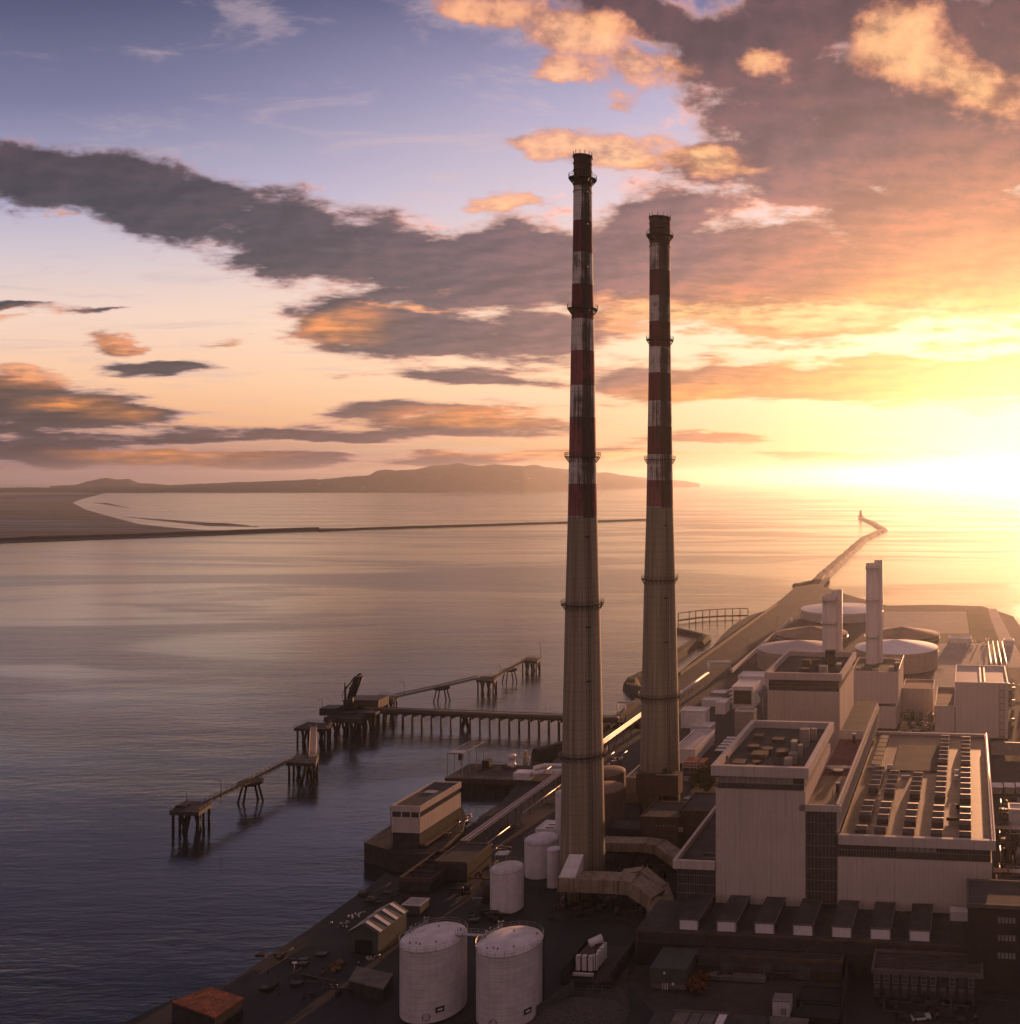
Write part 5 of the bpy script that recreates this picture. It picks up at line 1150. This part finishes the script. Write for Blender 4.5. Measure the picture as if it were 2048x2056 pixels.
b_=MB(); b_.add([(-2.6,0,1.2),(.0,-1.0,-2.6),(3.2,1.2,.1),(.6,2.2,3.9),(-2.6,.3,1.0),(.0,-.7,-2.8),(3.2,1.5,-.1),(.6,2.5,3.7)],[(0,1,2,3),(7,6,5,4),(0,4,5,1),(1,5,6,2),(2,6,7,3),(3,7,4,0)]); b_.build('panel_face',mat('shiny_sheet',(.8,.8,.8),.12,.9,var=.02),pn); MB().tube((.5,.9,0),(.5,.9,-16),.25,6).build('post',M['steel'],pn)
P_=W(1373,1543,GZ); c0=root_at('container','orange container, leftmost of three behind a white rack','container',P_,'three orange containers in a row'); 
def cont(root,m_):
    MB().box(0,2.5,0,6,.15,2.75).build('body',m_,root); b_=MB()
    for k in range(14): b_.box(-.05,-.001,.2+k*.42,.4+k*.42,.3,2.6); b_.box(2.501,2.55,.2+k*.42,.4+k*.42,.3,2.6)
    b_.box(.3,1.2,-.06,-.001,.3,2.6); b_.box(1.3,2.2,-.06,-.001,.3,2.6); b_.build('ribs_and_doors',m_,root)
cont(c0,M['orange'])
for k,l in ((1,'orange container, middle of three behind a white rack'),(2,'orange container, rightmost of three behind a white rack')):
    copy_tree(c0,P_+Vector((CA*3*k+SA*0,-SA*3*k,0)),l)
rk=root_at('rack','white steel rack in front of the three orange containers','rack',P_+Vector((-SA*1.5,-CA*1.5,0))); b_=MB()
for k in range(4): b_.tube((k*2.9,0,0),(k*2.9,0,3.2),.1,5)
for z in (1.1,2.1,3.2): b_.beam((0,0,z),(8.7,0,z),.2,.14)
b_.build('frame',M['white'],rk)
for i,(px,py) in enumerate(((1436,1513),(1441,1506),(1447,1500),(1452,1494),(1458,1488))):
    if i==0: cb=root_at('cabin','white cabin of a slanting row beside the front boiler house','cabin',W(px,py+6,GZ),'white cabins in a row beside the front boiler house'); MB().box(0,5.6,0,2.4,0,2.4).build('wall',M['green'],cb); MB().box(-.1,5.7,-.1,2.5,2.401,2.65).build('roof',M['white'],cb); c0_=cb
    else: copy_tree(c0_,W(px,py+6,GZ))
# big white pipe loop
o=W(1366,1400,GZ); bp_=thing('pipe_bridge','big pale pipe with a square arch beyond the far chimney','pipe',o)
def rel(px,py,z): p=W(px,py,z); return p-o
b_=MB(); b_.path([rel(1366,1392,GZ+4),rel(1422,1350,GZ+4),rel(1422,1350,GZ+4)+Vector((0,0,6)),rel(1465,1350.5,GZ+4)+Vector((0,0,6)),rel(1465,1350.5,GZ)],.8,10); b_.build('pipe',M['white'],bp_)
b_=MB()
for k in range(8): p=rel(1366,1392,GZ+4).lerp(rel(1422,1350,GZ+4),k/7); b_.tube((p.x,p.y,0),p,.2,5)
b_.build('supports',M['steel'],bp_)
# yard road walls towards the lighthouse
def lowwall(label,a,b,z,t_=.5,m_=None):
    A=W(*a,GZ); B=W(*b,GZ); root=thing('boundary_wall',label,'wall',A); MB().beam((0,0,z/2),Vector((B.x-A.x,B.y-A.y,z/2)),t_,z).build('wall_run',m_ or M['conc'],root)
lowwall('long pale boundary wall along the shore side of the back road',(1366,1356),(1560,1215),2.2)
lowwall('second long wall inside the road, left of the pink grey tank',(1470,1352),(1590,1247),3.0,.5,M['white'])
lowwall('low wall with square lights beyond the turbine hall on the right',(1990,1515),(2140,1521),5.5,.6,M['paleglaz'])
# machinery yard between the white block and tall hall, right yard equipment
def plantbits(name,label,x0,x1,y0,y1,n_,ms,seed,hmax=5,cat='machinery'):
    random.seed(seed); root=thing(name,label,cat,W((x0+x1)/2,(y0+y1)/2,GZ)); o=Vector(root.location)
    for mi,m_ in enumerate(ms):
        for k in range(n_):
            b_=MB(); p=W(random.uniform(x0,x1),random.uniform(y0,y1),GZ)-o; s=random.uniform(.3,1.5); h=random.uniform(.8,hmax); t_=random.random()
            if t_<.4: b_.box(p.x-s,p.x+s,p.y-s*.6,p.y+s*.6,0,h*.6)
            elif t_<.65: b_.lathe([(s*.5,0),(s*.5,h*.8),(.1,h)],10,p.x,p.y)
            else:
                a=random.choice([ALPHA,ALPHA+math.pi/2]); l=random.uniform(2,8); b_.tube((p.x,p.y,h),(p.x+l*math.sin(a),p.y+l*math.cos(a),h),.2,6); b_.tube((p.x,p.y,0),(p.x,p.y,h),.12,4)
            b_.build('pipe_run' if t_>=.65 else 'vessel' if t_>=.4 else 'machine',m_,root)
    return root
plantbits('compressor_yard','glinting yard of pipes and machines between the white block and the tall hall',1805,1872,1425,1475,26,[M['steel'],M['pipe']],31,6)
plantbits('pipe_yard','pale pipework behind the flat lot near the back road',1900,1990,1290,1300,12,[M['white'],M['steel']],32,4)
plantbits('pipe_yard','bright pipework right of the tall white hall',2030,2100,1370,1470,22,[M['pipe'],M['steel']],33,7)
plantbits('transformer_yard','dark transformer yard along the right side of the turbine hall',2004,2075,1620,1800,40,[M['dark'],M['steel'],M['brown']],34,6)
plantbits('yard_machinery','small machines right of the far chimney foot',1372,1400,1552,1580,10,[M['brown'],M['steel']],35,1.6)
plantbits('roof_plant','small plant items at the right foot of the far chimney',1366,1392,1600,1612,6,[M['steel']],36,1.4)
plantbits('yard_machinery','small plant items behind the low block between the chimneys',1220,1262,1528,1542,8,[M['steel']],37,3)
for i,(px,l) in enumerate(((1993,'pink topped kiosk, leftmost of three in the yard right of the turbine hall'),(2017,'pink topped kiosk, middle of three right of the turbine hall'),(2041,'pink topped kiosk at the frame edge, right of the turbine hall'))):
    if i==0: kk0=root_at('kiosk',l,'kiosk',W(px,1594,GZ),'pink topped kiosks'); MB().box(0,3.6,0,5,0,2.4).build('wall',M['paleglaz'],kk0); MB().box(-.15,3.75,-.15,5.15,2.401,2.6).build('roof',M['white'],kk0)
    else: copy_tree(kk0,W(px,1594,GZ),l)
for (py,l,n_) in ((1672,'bundle of pale pipes crossing right from the corner of the turbine hall',3),(1762,'lower bundle of lit pipes right of the dark recess block',3)):
    P_=W(1995,py+20,GZ); root=root_at('pipe_bundle',l,'pipe',P_); 
    for k in range(n_): MB().tube((0,k*.9,4.6),(16,k*.9,4.6),.24,8).build('pipe',M['pipe'],root)
    b_=MB(); 
    for x in (1,8,15): b_.tube((x,.9,0),(x,.9,4.4),.18,5); b_.beam((x,-.5,4.3),(x,2.6,4.3),.2,.2)
    b_.build('supports',M['dark'],root)
simple('pale squat plant building right of the turbine hall near the frame edge',2026,2060,1680,1624,1612,M['white'],M['white'])
simple('brownish plant room by the frame edge below the pipes',2002,2060,1812,1776,1756,M['brown'],M['roof'])
simple('white cabin near the back road on the right',1905,1950,1292,1281,1276,M['white'],M['white'],name='cabin')
simple('small white cabin at the right of the back road',2016,2036,1294,1285,1282,M['white'],M['white'],name='cabin')
lw=root_at('lot_pipes','pale pipe runs along the right side of the flat lot','pipe',W(1996,1390,GZ)); 
for k in range(4): MB().tube((k*3.2,0,2),(k*3.2,150,2),.35,6).build('pipe',M['pipe'],lw)
# ================================================================== foreground yard
P_=W(1306,1984,GZ); zt=ZAT(1942,P_.y)-GZ; ww=width_to(P_,1378); dd=min(depth_to(P_,zt+GZ,1886),-local(bt,P_).y-.6)
gwh=root_at('warehouse','grey green box warehouse with low pitched roof, left of the brick store','shed',P_)
MB().box(0,ww,0,dd,0,zt-.3).build('wall',M['green'],gwh); MB().box(-.15,ww+.15,-.15,dd,zt-.299,zt).build('roof',M['green'],gwh)
MB().box(ww*.36,ww*.42,-.06,-.001,zt-1.4,zt-.9).build('wall_lamp',M['white'],gwh); MB().box(ww*.6,ww*.66,-.06,-.001,1.0,1.5).build('wall_lamp',M['white'],gwh); MB().box(.1,ww-.1,-.05,-.001,0,1.1).build('plinth',M['conc'],gwh)
for x in (.35,.42,.48): MB().box(ww*x,ww*x+.12,-.5,-.38,0,1.6).build('bollard',M['white'],gwh)
tf=root_at('transformer','white ribbed transformer with round cooler tanks inside a walled bay','transformer',W(1156,1955,GZ))
for k in range(3): MB().box(k*1.5,k*1.5+1.0,0,.9,.8,4.2).build('radiator',M['white'],tf)
for k in range(4): MB().box(4.2,5.0,.4+k*1.7,1.5+k*1.7,.8,4.4).build('radiator',M['white'],tf)
MB().box(.3,4.1,1.0,7.2,.4,4.0).build('tank_body',M['brown'],tf); b_=MB(); b_.tube((1.2,5,4.6),(3.6,7,5.2),1.0,14); b_.build('oil_tank',M['white'],tf); b_=MB(); b_.box(-.3,4.6,-1.0,-.4,0,.6); b_.build('base_beam',M['white'],tf)
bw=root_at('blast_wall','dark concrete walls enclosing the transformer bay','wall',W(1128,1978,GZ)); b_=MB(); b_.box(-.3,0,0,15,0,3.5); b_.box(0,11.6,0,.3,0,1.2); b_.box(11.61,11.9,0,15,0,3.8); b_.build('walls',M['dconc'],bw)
for i,(a,c_) in enumerate((((1100,1848),(1262,1850)),((1262,1850),(1310,1888)))):
    lowwall(['thin kerb wall curving behind the large tanks yard','short kerb wall before the flue fan'][i],a,c_,.7,.3,M['dconc'])
# fence around the transformer area
A=W(1190,1998,GZ); fe=thing('wire_fence','thin wire fence running diagonally between the transformer bay and the gravel','fence',A); b_=MB(); pts=[W(1190,1998,GZ)-A,W(1236,1950,GZ)-A,W(1262,1912,GZ)-A]; pts2=[W(1150,1998,GZ)-A,W(1240,2000,GZ)-A,W(1262,2030,GZ)-A]
for pl_ in (pts,pts2):
    for a,c_ in zip(pl_,pl_[1:]):
        n_=max(2,int((c_-a).length/3)); 
        for k in range(n_+1): p=a.lerp(c_,k/n_); b_.tube(p,p+Vector((0,0,2.2)),.05,4)
        for z in (.8,1.5,2.2): b_.tube(a+Vector((0,0,z)),c_+Vector((0,0,z)),.025,3)
b_.build('posts_and_wire',M['steel'],fe)
# gravel heap
gh=bpy.data.materials.new('gravel'); gh.use_nodes=True; n=N(gh.node_tree); bs=gh.node_tree.nodes['Principled BSDF']; tc=n.n('ShaderNodeTexCoord').outputs['Object']
vo=n.n('ShaderNodeTexVoronoi'); vo.inputs['Scale'].default_value=3.2; n.link(tc,vo.inputs['Vector']); n.link(n.mix(vo.outputs['Distance'],(.17,.15,.145,1),(.03,.03,.03,1)),bs.inputs['Base Color']); bs.inputs['Roughness'].default_value=.95
bb_=n.n('ShaderNodeBump'); bb_.inputs['Strength'].default_value=1; bb_.inputs['Distance'].default_value=.4; n.link(vo.outputs['Distance'],bb_.inputs['Height']); n.link(bb_.outputs[0],bs.inputs['Normal'])
random.seed(8); o=W(1160,2040,3.6); b_=MB(); vs=[]; nx,ny=36,22; ex,ey=11,7
for j in range(ny+1):
    for i in range(nx+1):
        x=(i/nx*2-1); y=(j/ny*2-1); r=math.sqrt(x*x+y*y); h=max(0,1-r)**.7*2.4*(1+.25*math.sin(x*7+y*3))+random.uniform(0,.3)*(1 if r<1 else 0); vs.append((x*ex,y*ey,h if r<1 else -.2))
b_.add(vs,[(j*(nx+1)+i,j*(nx+1)+i+1,(j+1)*(nx+1)+i+1,(j+1)*(nx+1)+i) for j in range(ny) for i in range(nx)],True); o.z=3.6; tag(b_.build('gravel',gh,loc=o),kind='stuff')
lowwall('teal tinted sheet wall between the right large tank and the gravel',(1078,2044),(1152,1992),2.6,.15,M['green'])
# striped roof at the bottom
zt=8.0; A=W(1353,2029,GZ+zt); rt=root_at('store_shed','shed with pale and dark striped roof cut by the bottom of the frame','shed',Vector((A.x,A.y,GZ))); wq=width_to(A,1545)
MB().box(-3.5,wq,-16,-.001,0,zt-.3).build('wall',M['dconc'],rt); MB().box(-3.6,wq+.1,-16.1,.0,zt-.299,zt).build('roof',M['roof'],rt)
sc_=wq/(1545-1353)
for a,b in ((1360,1388),(1392,1412),(1415,1440),(1446,1462)): MB().box((a-1353)*sc_,(b-1353)*sc_,-15,-.4,zt+.002,zt+.05).build('roof_strip',M['conc'] if (a!=1446) else M['white'],rt)
MB().beam((0,-.1,zt+.12),((1467-1353)*sc_,-.1,zt+.12),.25,.25).build('ridge_flashing',M['conc'],rt)
A=W(1545,2041,GZ+6); r2=root_at('store_shed','pale roofed lean-to under the white ribbed box at the bottom edge','shed',Vector((A.x,A.y,GZ))); MB().box(0,8,-14,0,0,5.7).build('wall',M['dconc'],r2); MB().box(0,8.2,-14.1,.1,5.701,6).build('roof',M['conc'],r2)
A=W(1551,2040,GZ); 
wbx=root_at('water_tank','white ribbed tank box with a small marked panel at the bottom edge','tank',A); A=A
MB().box(0,3.8,0,3.0,0,3.2).build('body',M['white'],wbx); b_=MB()
for k in range(5): b_.box(-.08,-.001,.2+k*.6,.4+k*.6,0,3.1); 
b_.box(-.1,3.9,-.1,3.1,3.201,3.35); b_.build('ribs',M['steel'],wbx); b_=MB()
for k in range(4): b_.box(1.9,2.9,-.05,-.001,.5+k*.35,.62+k*.35)
b_.box(1.85,1.92,-.06,-.051,.4,1.9); b_.box(2.88,2.95,-.06,-.051,.4,1.9); b_.build('marked_panel',M['dark'],wbx)
simple('dark flat roofed shed right of the yard, farther of two',1600,1683,2022,2006,1977,M['dark'],M['dark'],name='dark_shed')
simple('dark flat roofed shed right of the yard, nearer of two',1600,1683,2060,2040,2011,M['dark'],M['dark'],name='dark_shed')
lowwall('tall thin dark wall between the yard and the office block',(1690,2050),(1708,1935),4,.4,M['darkbrick'])
# shrubs and trees
M['blossom']=mat('orange_shrub',(.16,.07,.03),.9,var=.6,scale=1)
def tree(label,px,py,h,r,seed,m_=None,name='tree',cat='tree'):
    random.seed(seed); root=thing(name,label,cat,W(px,py,GZ)); b_=MB(); b_.tube((0,0,0),(0,0,h*.55),.16*h/4,7,.07*h/4)
    for k in range(5): a=random.uniform(0,6.28); b_.tube((0,0,h*.3+k*h*.06),(math.cos(a)*r*.6,math.sin(a)*r*.6,h*(.55+.07*k)),.05*h/4,5,.02)
    b_.build('trunk',M['bark'],root); b_=MB()
    cl=[(random.gauss(0,r*.4),random.gauss(0,r*.4),h*random.uniform(.4,.92),random.uniform(.3,.55)*r) for k in range(11)]
    for (x,y,z,rr) in cl:
        for k in range(60):
            v=Vector((random.gauss(0,1),random.gauss(0,1),random.gauss(0,.8))).normalized()*rr*random.uniform(.6,1.05)+Vector((x,y,z)); q=Vector((random.gauss(0,1),random.gauss(0,1),random.gauss(0,1))).normalized(); e=q.orthogonal().normalized()*.22; f=q.cross(e).normalized()*.22
            b_.add([v-e-f,v+e-f,v+e+f,v-e+f],[(0,1,2,3)])
    b_.build('crown',m_ or M['leaf'],root)
for i,(px,py,h,r) in enumerate(((1400,1580,5,3.2),(1412,1572,6,3.6),(1424,1582,5.5,3.4),(1432,1568,6,3.2),(1416,1592,4.5,3.4))):
    tree(['leftmost low tree of the clump behind the annex','back tree of the clump behind the annex','middle tree of the clump behind the annex','tree touching the front boiler house wall','nearest low tree of the clump behind the annex'][i],px,py,h,r,40+i)
for i,(px,py,h,r) in enumerate(((1390,1985,2.4,1.6),(1404,1992,2.2,1.5),(1412,1978,2.6,1.6))):
    tree(['orange tinged shrub at the right corner of the grey warehouse','orange tinged shrub nearest the yard, by the grey warehouse','orange tinged shrub against the brick store wall'][i],px,py,h,r,50+i,M['blossom'],'shrub','shrub')
# parked cars
def car():
    root=thing('parked_car','','car',(0,0,0)); 
    MB().add([(-2.1,-.85,.35),(2.1,-.85,.35),(2.1,.85,.35),(-2.1,.85,.35),(-2.1,-.85,.85),(2.1,-.85,.8),(2.1,.85,.8),(-2.1,.85,.85)],[(0,3,2,1),(4,5,6,7),(0,1,5,4),(1,2,6,5),(2,3,7,6),(3,0,4,7)]).build('body',M['car'],root)
    MB().add([(-1.8,-.78,.851),(1.0,-.78,.82),(1.0,.78,.82),(-1.8,.78,.851),(-1.3,-.65,1.42),(.4,-.65,1.42),(.4,.65,1.42),(-1.3,.65,1.42)],[(4,5,6,7),(0,1,5,4),(1,2,6,5),(2,3,7,6),(3,0,4,7)]).build('cabin',M['glaz'],root)
    for x in (-1.35,1.35):
        for y in (-.88,.7): MB().tube((x,y,.33),(x,y+.18,.33),.33,12).build('wheel',M['tyre'],root)
    return root
cs=[(1849,2047,.2,'pale car parked alone at the bottom, below the office windows'),(2010,1512,.1,'small vehicle parked right of the turbine hall far corner')]
k0=None
for px,py,a,l in cs:
    if k0 is None: k0=car(); c_=k0
    else: c_=copy_tree(k0,(0,0,0))
    c_.location=W(px,py,3.62); c_.rotation_euler[2]=a; c_['label']=l
# lamp posts in the plant yard
l0=None
for px,py,l in ((1893,1475,'thin dark lamp post standing against the tall white hall'),(1560,1262,'lamp post beside the back road near the pink grey tank'),(1500,1310,'lamp post beside the back road, nearer the far chimney'),(1196,1975,'lamp post at the corner of the transformer bay')):
    if l0 is None:
        l0=thing('lamp_post',l,'street lamp',(0,0,0)); MB().path([(0,0,0),(0,0,9),(1.6,0,9.3)],.11,5).build('pole',M['dark'],l0); MB().box(1.5,2.3,-.15,.15,9.2,9.4).build('lamp_head',M['steel'],l0); c_=l0
    else: c_=copy_tree(l0,(0,0,0),l)
    c_.location=W(px,py,GZ)

for nm,l,b_,n_,sd,hm in (('tank_farm_pipework','tangle of dark pipes and pumps between the medium tank and the pipe rack',(905,985,1700,1800),16,61,2.6),
  ('yard_pipework','low dark pipework along the foot of the two large tanks',(940,1000,1830,1850),10,62,1.4),
  ('yard_pipework','dark pipes and small plant under the near flue duct',(1150,1290,1800,1845),18,63,2.4),
  ('quay_clutter','scattered dark fittings along the quay above the gabled shed',(720,800,1790,1830),12,64,1.2),
  ('quay_clutter','scattered dark fittings on the open quay at the lower left',(520,680,1900,2010),14,65,1.0),
  ('yard_clutter','crates and small plant along the brick store dock',(1420,1560,1952,1966),12,66,1.6),
  ('yard_clutter','crates and small plant in the dark yard before the office',(1760,1960,2010,2050),20,67,1.6),
  ('annex_plant','dark ductwork between the far flue duct and the annex',(1220,1340,1722,1790),18,68,4),
  ('roadside_plant','small plant along the back road right of the far chimney',(1375,1430,1480,1500),10,69,2)):
    plantbits(nm,l,b_[0],b_[1],b_[2],b_[3],n_,[M['clutter'],M['dconc']],sd,hm)
